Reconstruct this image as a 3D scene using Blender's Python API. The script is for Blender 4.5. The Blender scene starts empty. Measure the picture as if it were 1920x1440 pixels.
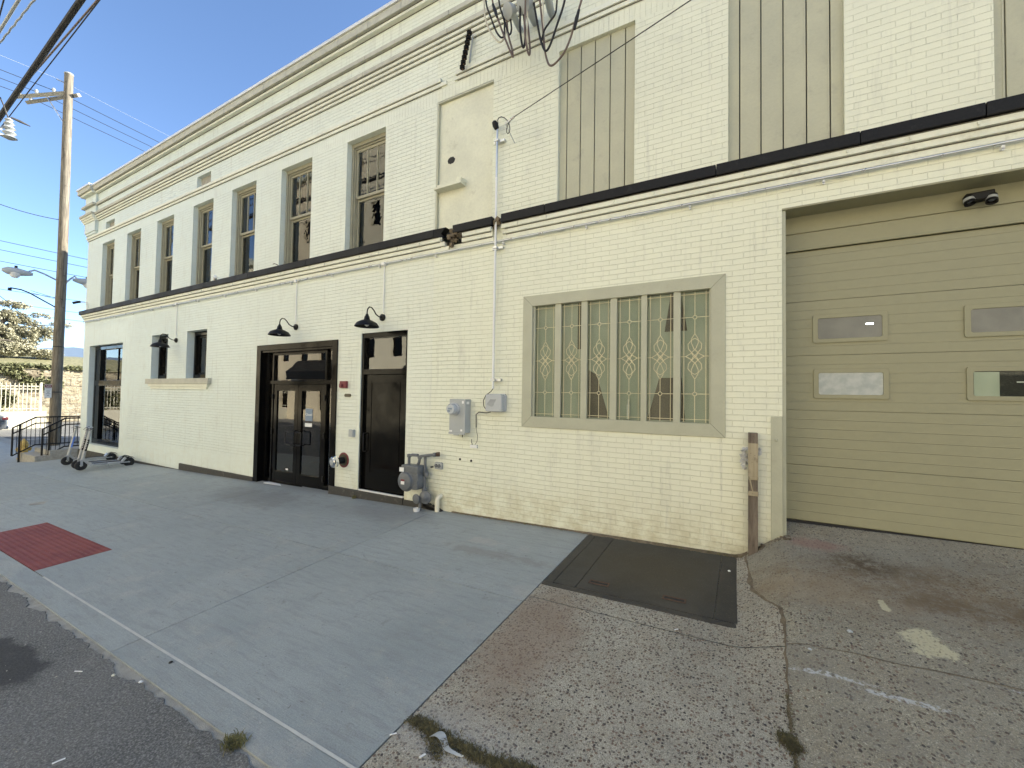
import bpy, math, random
from mathutils import Vector, Matrix, Quaternion
import mathutils.noise as mn
random.seed(7)
sc = bpy.context.scene
COL = sc.collection
R = math.radians

# ------------------------------------------------------------------ camera
FPX = 781.0                                   # focal length in pixels of a 1920 px wide picture
CAM = Vector((0.0, -5.3, 1.6))
_v1 = Vector((-1401, 0, FPX)); _v3 = Vector((435, 29, FPX))
_X = (-_v1).normalized(); _Y = (_v3 - _X * _v3.dot(_X)).normalized(); _Z = _X.cross(_Y)
if _Z.y > 0: _Z = -_Z
ROT = Matrix((_X, _Y, _Z))                    # rows: world axes in camera (right, down, forward)
cam = bpy.data.cameras.new('camera'); camo = bpy.data.objects.new('camera', cam); COL.objects.link(camo)
camo.matrix_world = Matrix.Translation(CAM) @ (ROT @ Matrix(((1, 0, 0), (0, -1, 0), (0, 0, -1)))).to_4x4()
cam.sensor_width = 36; cam.lens = 36 * FPX / 1920; cam.clip_start = 0.05; cam.clip_end = 8000
sc.camera = camo

# ------------------------------------------------------------------ sky, sun, exposure
SUN = Vector((.78, .9, .56)).normalized()
w = bpy.data.worlds.new('World'); sc.world = w; w.use_nodes = True
nt = w.node_tree; sk = nt.nodes.new('ShaderNodeTexSky'); sk.sky_type = 'NISHITA'; sk.sun_disc = False
sk.sun_elevation = math.asin(SUN.z); sk.sun_rotation = math.atan2(SUN.x, SUN.y)
sk.air_density = .8; sk.dust_density = 0.05; sk.ozone_density = 2.6; sk.altitude = 900
nt.links.new(sk.outputs[0], nt.nodes['Background'].inputs[0]); nt.nodes['Background'].inputs[1].default_value = .115
sl = bpy.data.lights.new('sun', 'SUN'); sl.energy = 5.0; sl.angle = R(.6); sl.color = (1.0, .94, .82)
so = bpy.data.objects.new('sun', sl); COL.objects.link(so); so.rotation_euler = SUN.to_track_quat('Z', 'Y').to_euler()
sc.view_settings.view_transform = 'Standard'; sc.view_settings.look = 'None'
sc.view_settings.exposure = 1.7; sc.view_settings.gamma = 1
sc.render.resolution_x = 1024; sc.render.resolution_y = 768

# ------------------------------------------------------------------ measuring helpers (real planes)
def _ray(px, py): return ROT @ Vector((px - 960, py - 720, FPX))
def wp(px, py, y=0.0):                        # point on the plane y
    r = _ray(px, py); t = (y - CAM.y) / r.y; return Vector((r.x * t, y, CAM.z + r.z * t))
def xp(px, py, x):                            # point on the plane x
    r = _ray(px, py); t = x / r.x; return Vector((x, CAM.y + r.y * t, CAM.z + r.z * t))
PA, PB, PS = -.142, .0235, .0487
def gp(px, py):                               # point on the pavement plane
    r = _ray(px, py); t = (PA - PS * 5.3 - CAM.z) / (r.z - PS * r.y - PB * r.x)
    return Vector((r.x * t, CAM.y + r.y * t, CAM.z + r.z * t))
def ss(a, b, x):
    t = min(1, max(0, (x - a) / (b - a))); return t * t * (3 - 2 * t)
def gz(x, y):                                 # pavement height
    if x < -22: base = PA + PB * -22 - .256 + (x + 22) * -.0157
    else: base = PA + PB * x - .064 * min(4, max(0, -18 - x))
    if x < -36: base = PA + PB * -22 - .256 + .22
    yy = min(y, 1.0); k = 1 if x > -22 else max(.15, 1 - (-22 - x) / 8)
    if yy > -3.92: return base + PS * k * yy
    yy2 = max(yy, -9)
    return base + PS * k * -3.92 + (.03 * (yy2 + 3.92)) * k
def dz_(x, y):                                # driveway height
    pts = [(-3.2, gz(x, -3.2)), (-2.6, gz(x, -2.6) + .005), (-1.7, -.085), (-.5, .09), (0, .165), (.3, .238), (1.2, .25)]
    if y <= pts[0][0]: h = gz(x, y)
    else:
        h = pts[-1][1]
        for (a, za), (b, zb) in zip(pts, pts[1:]):
            if a <= y <= b: h = za + (zb - za) * (y - a) / (b - a); break
        h += .018 * (x - .4) * ss(-3.2, -1.5, y)
    return h
def drive(x, y):
    k = ss(-.12, .42, x); return gz(x, y) * (1 - k) + max(dz_(x, y), gz(x, y)) * k

# ------------------------------------------------------------------ mesh builder
class MB:
    def __init__(s): s.v = []; s.f = []
    def add(s, vs, fs):
        n = len(s.v); s.v += [tuple(v) for v in vs]; s.f += [tuple(i + n for i in f) for f in fs]; return s
    def box(s, x0, x1, y0, y1, z0, z1):
        x0, x1 = sorted((x0, x1)); y0, y1 = sorted((y0, y1)); z0, z1 = sorted((z0, z1))
        return s.add([(x, y, z) for x in (x0, x1) for y in (y0, y1) for z in (z0, z1)],
                     [(0, 1, 3, 2), (4, 6, 7, 5), (0, 4, 5, 1), (2, 3, 7, 6), (0, 2, 6, 4), (1, 5, 7, 3)])
    def obox(s, c, size, rot=None):           # oriented box
        m = (rot if rot is not None else Matrix.Identity(3)); c = Vector(c)
        vs = [c + m @ Vector((a * size[0] / 2, b * size[1] / 2, d * size[2] / 2)) for a in (-1, 1) for b in (-1, 1) for d in (-1, 1)]
        return s.add(vs, [(0, 1, 3, 2), (4, 6, 7, 5), (0, 4, 5, 1), (2, 3, 7, 6), (0, 2, 6, 4), (1, 5, 7, 3)])
    def tube(s, pts, r, n=10, caps=True):
        pts = [Vector(p) for p in pts]; rs = r if isinstance(r, (list, tuple)) else [r] * len(pts)
        rings = []; up = None
        for i, p in enumerate(pts):
            if i == 0: d = pts[1] - p
            elif i == len(pts) - 1: d = p - pts[i - 1]
            else: d = (pts[i + 1] - p).normalized() + (p - pts[i - 1]).normalized()
            d.normalize()
            if up is None:
                up = Vector((0, 0, 1)) if abs(d.z) < .9 else Vector((1, 0, 0))
            a = (up - d * up.dot(d)).normalized(); up = a; b = d.cross(a)
            rings.append([p + (a * math.cos(2 * math.pi * k / n) + b * math.sin(2 * math.pi * k / n)) * rs[i] for k in range(n)])
        vs = [v for r_ in rings for v in r_]; fs = []
        for i in range(len(pts) - 1):
            for k in range(n): fs.append((i * n + k, i * n + (k + 1) % n, (i + 1) * n + (k + 1) % n, (i + 1) * n + k))
        if caps: fs.append(tuple(range(n))[::-1]); fs.append(tuple((len(pts) - 1) * n + k for k in range(n)))
        return s.add(vs, fs)
    def lathe(s, c, axis, prof, n=20):        # prof: (distance along axis, radius)
        c = Vector(c); ax = Vector(axis).normalized()
        up = Vector((0, 0, 1)) if abs(ax.z) < .9 else Vector((1, 0, 0))
        a = (up - ax * up.dot(ax)).normalized(); b = ax.cross(a)
        vs = [c + ax * h + (a * math.cos(2 * math.pi * k / n) + b * math.sin(2 * math.pi * k / n)) * max(r, .0004) for h, r in prof for k in range(n)]
        m = len(prof); fs = [(i * n + k, i * n + (k + 1) % n, (i + 1) * n + (k + 1) % n, (i + 1) * n + k) for i in range(m - 1) for k in range(n)]
        fs += [tuple(range(n))[::-1], tuple((m - 1) * n + k for k in range(n))]
        return s.add(vs, fs)
    def prism(s, poly, d):                    # poly: 3D loop, d: extrusion vector
        n = len(poly); d = Vector(d); poly = [Vector(p) for p in poly]
        vs = poly + [p + d for p in poly]
        return s.add(vs, [tuple(range(n))[::-1], tuple(range(n, 2 * n))] + [(i, (i + 1) % n, n + (i + 1) % n, n + i) for i in range(n)])
    def quad(s, a, b, c, d): return s.add([a, b, c, d], [(0, 1, 2, 3)])

def wpos(p):
    v = Vector((0, 0, 0))
    while p is not None: v = v + p.location; p = p.parent
    return v
def part(name, mb, mat, parent=None, bevel=0, smooth=False, label=None):
    o0 = wpos(parent)
    me = bpy.data.meshes.new(name); me.from_pydata([Vector(v) - o0 for v in mb.v], [], mb.f); me.update()
    me.materials.append(mat)
    o = bpy.data.objects.new(name, me); COL.objects.link(o)
    if parent: o.parent = parent
    import bmesh
    bm = bmesh.new(); bm.from_mesh(me); bmesh.ops.recalc_face_normals(bm, faces=bm.faces)
    bm.to_mesh(me); bm.free()
    if smooth:
        for p in me.polygons: p.use_smooth = True
        me.set_sharp_from_angle(angle=R(40))
    if bevel:
        m = o.modifiers.new('bevel', 'BEVEL'); m.width = bevel; m.segments = 2; m.limit_method = 'ANGLE'; m.angle_limit = R(40)
    if label: o['label'] = label
    return o
def thing(name, label, cat, loc=(0, 0, 0), group=None):
    o = bpy.data.objects.new(name, None); COL.objects.link(o); o.location = loc; o.empty_display_size = .1
    o['label'] = label; o['category'] = cat
    if group: o['group'] = group
    return o
def single(name, mb, mat, label, cat, group=None, **kw):
    n = len(mb.v); c = Vector((sum(v[0] for v in mb.v) / n, sum(v[1] for v in mb.v) / n, min(v[2] for v in mb.v)))
    mb.v = [tuple(Vector(v) - c) for v in mb.v]
    o = part(name, mb, mat, None, **kw); o.location = c; o['label'] = label; o['category'] = cat
    if group: o['group'] = group
    return o
def struct(name, mb, mat, kind='structure', **kw):
    o = part(name, mb, mat, None, **kw); o['kind'] = kind; return o
def dup(root, loc, rotz=0, label=None):
    def cp(o, par):
        c = o.copy(); COL.objects.link(c); c.parent = par
        for ch in list(o.children): cp(ch, c)
        return c
    r = cp(root, None); r.location = loc; r.rotation_euler = (0, 0, rotz)
    if label: r['label'] = label
    return r
def text_mb(txt, size, origin, ux, uz, depth=.0015, bold=False):
    c = bpy.data.curves.new('t', 'FONT'); c.body = txt; c.size = size; c.extrude = depth; c.align_x = 'CENTER'; c.align_y = 'CENTER'
    if bold: c.offset = size * .02
    o = bpy.data.objects.new('t', c); COL.objects.link(o); dg = bpy.context.evaluated_depsgraph_get()
    me = bpy.data.meshes.new_from_object(o.evaluated_get(dg)); mb = MB()
    ux = Vector(ux).normalized(); uz = Vector(uz).normalized(); un = ux.cross(uz); origin = Vector(origin)
    mb.add([origin + ux * v.co.x + uz * v.co.y + un * v.co.z for v in me.vertices], [tuple(p.vertices) for p in me.polygons])
    bpy.data.objects.remove(o); bpy.data.meshes.remove(me); return mb

# ------------------------------------------------------------------ materials
class N:                                      # tiny node helper
    def __init__(s, name):
        s.m = bpy.data.materials.new(name); s.m.use_nodes = True; s.t = s.m.node_tree; s.p = s.t.nodes['Principled BSDF']
    def new(s, typ, **kw):
        n = s.t.nodes.new(typ)
        for k, v in kw.items(): setattr(n, k, v)
        return n
    def link(s, a, b): s.t.links.new(a, b)
    def setin(s, n, i, v):
        if isinstance(v, bpy.types.NodeSocket): s.link(v, n.inputs[i])
        else:
            if isinstance(v, tuple) and len(v) == 3 and n.inputs[i].type == 'RGBA': v = (*v, 1)
            n.inputs[i].default_value = v
    def pos(s): return s.new('ShaderNodeNewGeometry').outputs['Position']
    def noise(s, vec, scale, detail=4, rough=.55, out='Fac', dist=0):
        n = s.new('ShaderNodeTexNoise'); n.inputs['Scale'].default_value = scale; n.inputs['Detail'].default_value = detail
        n.inputs['Roughness'].default_value = rough; n.inputs['Distortion'].default_value = dist; s.link(vec, n.inputs['Vector']); return n.outputs[out]
    def ramp(s, fac, a, b, ca=0., cb=1.):
        n = s.new('ShaderNodeMapRange'); n.interpolation_type = 'SMOOTHSTEP'
        s.setin(n, 0, fac); n.inputs[1].default_value = a; n.inputs[2].default_value = b; n.inputs[3].default_value = ca; n.inputs[4].default_value = cb
        return n.outputs[0]
    def math(s, op, a, b=0.):
        n = s.new('ShaderNodeMath', operation=op); s.setin(n, 0, a); s.setin(n, 1, b); return n.outputs[0]
    def mix(s, fac, a, b, mode='MIX'):
        n = s.new('ShaderNodeMix', data_type='RGBA', blend_type=mode)
        s.setin(n, 0, fac); s.setin(n, 6, a); s.setin(n, 7, b); return n.outputs[2]
    def vmul(s, v, k):
        n = s.new('ShaderNodeVectorMath', operation='MULTIPLY'); s.link(v, n.inputs[0]); n.inputs[1].default_value = k; return n.outputs[0]
    def xyz(s, v):
        n = s.new('ShaderNodeSeparateXYZ'); s.link(v, n.inputs[0]); return n.outputs
    def comb(s, x, y, z):
        n = s.new('ShaderNodeCombineXYZ'); s.setin(n, 0, x); s.setin(n, 1, y); s.setin(n, 2, z); return n.outputs[0]
    def bump(s, h, dist, strength=1., prev=None):
        n = s.new('ShaderNodeBump'); n.inputs['Strength'].default_value = strength; n.inputs['Distance'].default_value = dist
        s.link(h, n.inputs['Height'])
        if prev: s.link(prev, n.inputs['Normal'])
        return n.outputs[0]
    def done(s, col=None, rough=None, normal=None, metal=None):
        if col is not None: s.setin(s.p, 'Base Color', col)
        if rough is not None: s.setin(s.p, 'Roughness', rough)
        if normal is not None: s.link(normal, s.p.inputs['Normal'])
        if metal is not None: s.setin(s.p, 'Metallic', metal)
        return s.m

def paint(name, col, rough=.5, metal=0., var=.12, scale=3., dirt=None, bumpd=.0008, spec=None):
    n = N(name); P = n.pos()
    a = n.noise(P, scale, 6); b = n.noise(P, scale * 14, 3)
    f = n.math('ADD', n.math('MULTIPLY', a, .7), n.math('MULTIPLY', b, .3))
    lo = tuple(c * (1 - var) for c in col); hi = tuple(min(1, c * (1 + var)) for c in col)
    c = n.mix(n.ramp(f, .3, .7), lo, hi)
    if dirt: c = n.mix(n.ramp(n.noise(P, scale * 2.3, 8, .7), .55, .75, 0, .6), c, dirt)
    if spec is not None: n.p.inputs['Specular IOR Level'].default_value = spec
    return n.done(c, n.ramp(a, .3, .7, rough - .08, rough + .08), n.bump(b, bumpd), metal)

def wall_mat(name, base, relief, right=False):
    n = N(name); P = n.pos(); o = n.xyz(P)
    u = n.math('ADD', n.math('ADD', o[0], o[1]), n.math('MULTIPLY', n.noise(P, 6., 2), .012))
    wob = n.math('ADD', n.math('MULTIPLY', n.noise(P, 1.1, 2), .03), n.math('MULTIPLY', n.noise(P, 7., 2), .006))
    z = n.math('ADD', o[2], wob)
    v = n.comb(u, z, 0.)
    br = n.new('ShaderNodeTexBrick'); n.link(v, br.inputs['Vector'])
    br.offset = .5; br.inputs['Scale'].default_value = 1; br.inputs['Brick Width'].default_value = .218; br.inputs['Row Height'].default_value = .0655
    br.inputs['Mortar Size'].default_value = .0032; br.inputs['Mortar Smooth'].default_value = .35; br.inputs['Bias'].default_value = 0
    br.inputs['Color1'].default_value = (0, 0, 0, 1); br.inputs['Color2'].default_value = (1, 1, 1, 1)
    sb = n.new('ShaderNodeTexBrick'); n.link(n.comb(n.math('ADD', o[2], .35), u, 0.), sb.inputs['Vector'])     # soldier course
    sb.offset = 0; sb.inputs['Scale'].default_value = 1; sb.inputs['Brick Width'].default_value = .26; sb.inputs['Row Height'].default_value = .068
    sb.inputs['Mortar Size'].default_value = .0032; sb.inputs['Mortar Smooth'].default_value = .35
    sold = n.math('MULTIPLY', n.math('GREATER_THAN', o[2], 6.45), n.math('LESS_THAN', o[2], 6.685))
    m = n.math('ADD', n.math('MULTIPLY', br.outputs['Fac'], n.math('SUBTRACT', 1., sold)), n.math('MULTIPLY', sb.outputs['Fac'], sold))
    # where rendering/stucco hides the joints
    st1 = n.math('MULTIPLY', n.ramp(o[2], .10, .16, 1, 0), n.ramp(o[0], -9.6, -9.4, 1, 0))
    st2 = n.math('MULTIPLY', n.ramp(o[0], -16.15, -16.05, 1, 0), n.ramp(o[2], 3.6, 3.7, 1, 0))
    st = n.math('MAXIMUM', st1, st2)
    show = n.math('SUBTRACT', 1., st)
    vis = n.ramp(n.noise(n.vmul(P, (1, 1, 4)), 1.6, 5, .65), .38, .62, .12, 1.)
    fine = n.ramp(n.noise(P, 17, 4), .38, .62, .12, 1.)
    up = n.ramp(o[2], 3.9, 4.6, .55, 1.) if not right else n.ramp(o[2], 3.9, 4.6, .8, 1.)
    line = n.math('MULTIPLY', n.math('MULTIPLY', n.math('MULTIPLY', m, vis), n.math('MULTIPLY', fine, show)), up)
    big = n.noise(P, .5, 5, .6)
    c = n.mix(n.ramp(big, .35, .65), tuple(x * .95 for x in base), base)
    c = n.mix(n.ramp(o[0], -17, 1.0), n.mix(1., c, (.885, .975, 1.13), 'MULTIPLY'), c)       # tint grows less yellow towards the left
    c = n.mix(n.math('MULTIPLY', n.xyz(br.outputs['Color'])[0], .10), c, (.62, .60, .47))
    dirt = n.ramp(n.noise(n.vmul(P, (1, 1, .5)), 3.2, 8, .7), .52, .74, 0, .3)
    c = n.mix(dirt, c, (.50, .50, .43))
    low = n.math('MULTIPLY', n.ramp(o[2], -.2, .6, .7, 0), n.ramp(n.noise(P, 4, 8, .75), .36, .62))
    low = n.math('MULTIPLY', low, n.ramp(o[0], -8, -4, .2, 1))
    c = n.mix(low, c, (.52, .47, .30))
    streak = n.ramp(n.noise(n.vmul(P, (9, 9, .6)), 1.3, 5, .7), .54, .75, 0, .45)
    c = n.mix(streak, c, (.46, .455, .38))
    spots = n.ramp(n.noise(P, 45, 2), .735, .77, 0, .8)
    c = n.mix(spots, c, (.2, .18, .14))
    c = n.mix(n.math('MULTIPLY', line, .38 if right else .30), c, (.33, .30, .21))
    h = n.math('SUBTRACT', n.math('MULTIPLY', n.xyz(br.outputs['Color'])[0], .35), n.math('MULTIPLY', m, show))
    b1 = n.bump(h, relief, 1.)
    b2 = n.bump(n.noise(P, 60, 5, .7), .0012, 1., b1)
    return n.done(c, .55, b2)

WALL = wall_mat('painted brick', (.82, .825, .675), .0035)
WALLR = wall_mat('rough painted brick', (.825, .825, .655), .0042, True)
TRIMW = paint('painted brick corbel', (.76, .765, .645), .6, var=.08, scale=2, dirt=(.45, .42, .32), bumpd=.003)
STONEB = paint('painted stone band', (.50, .485, .40), .75, var=.12, scale=6, dirt=(.30, .28, .22), bumpd=.004)
SHADEJ = paint('dark joint with painted shade', (.12, .11, .085), .9, var=.3, scale=10)  # dark colour for joint lines, also stands in for shade below the bands
METALC = paint('coping flashing', (.72, .72, .70), .4, .3, var=.05)
BLEDGE = paint('black ledge paint', (.012, .012, .013), .6, var=.3, scale=4, dirt=(.035, .035, .033), bumpd=.002, spec=.25)
BASEC = paint('dark plinth paint', (.045, .043, .038), .7, var=.25, scale=6, dirt=(.22, .20, .17), bumpd=.004)
TRIM = paint('taupe trim paint', (.44, .44, .335), .45, var=.06, scale=4, dirt=(.38, .35, .27), bumpd=.0008)
SASH = paint('dark taupe sash paint', (.33, .31, .225), .5, var=.08, scale=5, dirt=(.22, .20, .15))
SIDING = paint('taupe siding', (.48, .47, .35), .6, var=.07, scale=2.5, dirt=(.36, .34, .27), bumpd=.002)
PLY = paint('weathered painted board', (.72, .715, .57), .7, var=.10, scale=1.8, dirt=(.45, .43, .33), bumpd=.003)
BLACK = paint('bronze black frame paint', (.0045, .0042, .0036), .14, var=.1, bumpd=.00001, spec=.16)
BLACKM = paint('black matt metal', (.007, .007, .007), .5, var=.1, bumpd=.0001, spec=.3)
DARK = paint('dark interior', (.03, .03, .028), .9)
ROOMG = paint('grey room wall', (.10, .10, .095), .9)
BLIND = paint('white roller blind', (.62, .62, .60), .8, var=.05)
GALV = paint('galvanised steel', (.62, .64, .66), .34, .85, var=.12, scale=8)
WCOND = paint('white painted conduit', (.80, .80, .78), .4, var=.05)
GREYP = paint('grey electrical paint', (.40, .42, .42), .45, var=.06, scale=6)
GREYL = paint('light grey plastic', (.47, .49, .50), .5, var=.04)
GREYD = paint('grey gas meter paint', (.13, .14, .15), .42, var=.12, scale=20)
PVC = paint('cream pipe', (.75, .72, .58), .5, var=.06)
WHITE = paint('white plastic', (.8, .8, .78), .45, var=.04)
REDP = paint('red alarm paint', (.17, .028, .034), .5)
BRONZE = paint('bronze plaque', (.09, .08, .055), .4, .4)
CHROME = paint('chrome', (.75, .75, .76), .16, 1., var=.05)
RUBBER = paint('black rubber', (.014, .014, .015), .7)
YELLOW = paint('yellow hydrant paint', (.60, .42, .12), .5, dirt=(.4, .3, .12))
RUST = paint('rusty steel', (.10, .06, .038), .8, var=.35, scale=30)
SILVER = paint('scooter silver', (.36, .37, .38), .3, .3, var=.05)
BLUEST = paint('blue sticker', (.10, .22, .70), .4)
TACT = None
def glass(name, tint=(.9, .95, .93), ior=1.5, rough=.012, wavy=.0):
    n = N(name); t = n.t; t.nodes.remove(n.p)
    fr = n.new('ShaderNodeFresnel'); fr.inputs[0].default_value = ior
    gl = n.new('ShaderNodeBsdfGlossy'); gl.inputs['Roughness'].default_value = rough; gl.inputs['Color'].default_value = (1, 1, 1, 1)
    tr = n.new('ShaderNodeBsdfTransparent'); tr.inputs[0].default_value = (*tint, 1)
    mx = n.new('ShaderNodeMixShader'); n.link(fr.outputs[0], mx.inputs[0]); n.link(tr.outputs[0], mx.inputs[1]); n.link(gl.outputs[0], mx.inputs[2])
    if wavy:
        b = n.bump(n.noise(n.pos(), 2.2, 3), wavy); n.link(b, gl.inputs['Normal'])
    n.link(mx.outputs[0], t.nodes['Material Output'].inputs[0]); return n.m
GLASS = glass('old wavy window glass', (.85, .88, .85), 1.55, .006, .002)
GLASSN = glass('door glass', (.8, .84, .84), 1.9, .004, .0004)
GLASSS = glass('leaded glass', (.86, .88, .86), 1.28, .12, .004)

GLASSG = glass('garage door glass', (.9, .92, .9), 1.22, .03)
def wood(name, c1, c2, axis='z', sc_=1., rough=.75):
    n = N(name); P = n.pos(); k = {'z': (14, 14, 1.1), 'x': (1.1, 14, 14)}[axis]
    g = n.noise(n.vmul(P, k), 2.2 * sc_, 7, .65, dist=.4)
    c = n.mix(n.ramp(g, .3, .7), c1, c2)
    c = n.mix(n.ramp(n.noise(P, 6, 5, .7), .6, .72, 0, .7), c, tuple(x * .35 for x in c1))
    return n.done(c, rough, n.bump(g, .004))
POLEW = wood('weathered utility pole wood', (.09, .075, .055), (.27, .23, .165), 'z', .7)
POSTW = wood('dark old post wood', (.085, .065, .05), (.23, .185, .14))
POSTP = wood('peeling post paint', (.30, .25, .16), (.42, .36, .25))
ARMW = wood('grey crossarm wood', (.22, .22, .20), (.38, .37, .33), 'x')

def blob(n, P, o, cx, cy, rx, ry, warp=.35, s=2.5):
    dx = n.math('DIVIDE', n.math('SUBTRACT', o[0], cx), rx); dy = n.math('DIVIDE', n.math('SUBTRACT', o[1], cy), ry)
    d = n.math('SQRT', n.math('ADD', n.math('MULTIPLY', dx, dx), n.math('MULTIPLY', dy, dy)))
    return n.math('ADD', d, n.math('MULTIPLY', n.math('SUBTRACT', n.noise(P, s, 7, .7), .5), warp * 4))
def concrete_new():
    n = N('new pale concrete'); P = n.pos()
    a = n.noise(P, .9, 6, .6); b = n.noise(n.vmul(P, (1, 6, 1)), 3.2, 6, .7); f = n.noise(P, 110, 3, .7)
    c = n.mix(n.ramp(a, .3, .7), (.345, .385, .38), (.43, .465, .45))
    o = n.xyz(P)
    wn = n.new('ShaderNodeTexWhiteNoise'); n.link(n.comb(n.math('FLOOR', n.math('DIVIDE', n.math('ADD', o[0], .2), 4.09)), n.math('FLOOR', n.math('DIVIDE', n.math('ADD', o[1], 3.73), 1.87)), 0.), wn.inputs[0])
    c = n.mix(1., c, n.mix(wn.outputs[0], (.92, .92, .91), (1.07, 1.07, 1.07)), 'MULTIPLY')
    c = n.mix(n.ramp(b, .42, .72, 0, .6), c, (.27, .28, .275))
    c = n.mix(n.ramp(n.noise(P, 1.5, 8, .75), .52, .70, 0, .65), c, (.50, .49, .44))
    c = n.mix(n.ramp(n.noise(P, 2.6, 9, .8, dist=1.2), .56, .68, 0, .6), c, (.22, .215, .185))
    c = n.mix(n.ramp(n.noise(P, 9, 5, .7), .66, .72, 0, .75), c, (.18, .165, .14))
    c = n.mix(n.ramp(n.noise(P, 27, 3), .71, .735, 0, .85), c, (.11, .10, .09))
    c = n.mix(n.ramp(n.noise(n.vmul(P, (1, 1, 1)), 16, 4), .70, .76, 0, .6), c, (.60, .59, .54))
    c = n.mix(n.ramp(blob(n, P, o, -8.0, -.75, 1.3, .45, .6, 2.5), .3, 1.4, .45, 0), c, (.17, .155, .13))
    c = n.mix(n.ramp(blob(n, P, o, -4.9, -.5, 1.0, .4, .6, 2.5), .3, 1.3, .35, 0), c, (.20, .18, .15))
    c = n.mix(n.ramp(blob(n, P, o, -2.9, -.8, .22, .12, .8, 6), .6, 1.1, .6, 0), c, (.52, .50, .45))
    c = n.mix(n.ramp(blob(n, P, o, -2.6, -1.1, .7, .12, .8, 5), .5, 1.2, .4, 0), c, (.24, .205, .16))
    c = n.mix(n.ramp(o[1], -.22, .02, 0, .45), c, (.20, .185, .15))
    c = n.mix(n.ramp(f, .3, .7, 0, .5), c, (.22, .225, .22))
    g2 = n.noise(n.vmul(P, (2.0, 38, 1)), 4, 4, .6)
    c = n.mix(n.ramp(g2, .45, .7, 0, .15), c, (.24, .245, .24))
    return n.done(c, n.ramp(a, .3, .7, .62, .85), n.bump(f, .0018, 1, n.bump(g2, .002)))
CONC = concrete_new()
def aggregate(name, tint, scale=52., stains=None, amount=.62):
    n = N(name); P = n.pos()
    def peb(s, th):
        v = n.new('ShaderNodeTexVoronoi'); v.inputs['Scale'].default_value = s; v.inputs['Randomness'].default_value = 1
        wv = n.new('ShaderNodeVectorMath', operation='ADD'); n.link(P, wv.inputs[0]); n.link(n.vmul(n.noise(P, 30, 2, out='Color'), (.015, .015, .015)), wv.inputs[1])
        n.link(wv.outputs[0], v.inputs['Vector'])
        rnd = n.xyz(v.outputs['Color'])
        inside = n.math('MULTIPLY', n.ramp(v.outputs['Distance'], th * .75, th, 1, 0), n.math('GREATER_THAN', rnd[0], amount))
        return inside, rnd[1], rnd[2]
    i1, r1, q1 = peb(scale, .46); i2, r2, q2 = peb(scale * 1.9, .46); i3, r3, q3 = peb(scale * 3.6, .5)
    base = n.mix(n.ramp(n.noise(P, 1.3, 7, .65), .3, .7), tuple(c * .72 for c in tint), tuple(c * 1.12 for c in tint))
    base = n.mix(n.ramp(n.noise(n.vmul(P, (1, 1, 1)), 4.5, 8, .75), .45, .7, 0, .55), base, tuple(c * q for c, q in zip(tint, (.62, .52, .42))))
    base = n.mix(n.ramp(n.noise(P, 130, 3, .7), .3, .65, 0, .8), base, tuple(c * .38 for c in tint))
    base = n.mix(n.ramp(n.noise(P, 70, 3), .58, .72, 0, .6), base, (.66, .62, .50))
    c1 = n.mix(r1, (.030, .028, .032), (.24, .16, .11)); c2 = n.mix(r2, (.05, .045, .042), (.42, .36, .28)); c3 = n.mix(r3, (.04, .036, .03), (.62, .58, .46))
    c = n.mix(n.math('MULTIPLY', i3, .8), base, c3); c = n.mix(n.math('MULTIPLY', i2, .85), c, c2); c = n.mix(n.math('MULTIPLY', i1, .92), c, c1)
    o = n.xyz(P)
    if stains: c = stains(n, P, o, c)
    h = n.math('ADD', n.math('ADD', i1, n.math('MULTIPLY', i2, .6)), n.math('MULTIPLY', n.noise(P, 120, 3), 1.2))
    return n.done(c, .85, n.bump(h, .004))
def st_slab(n, P, o, c):
    c = n.mix(n.ramp(blob(n, P, o, -1.45, -2.3, .35, .8), .4, 1.3, .6, 0), c, (.30, .215, .15))
    c = n.mix(n.ramp(blob(n, P, o, -1.5, -3.35, .5, .25), .3, 1.2, .5, 0), c, (.42, .40, .36))
    return c
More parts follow.
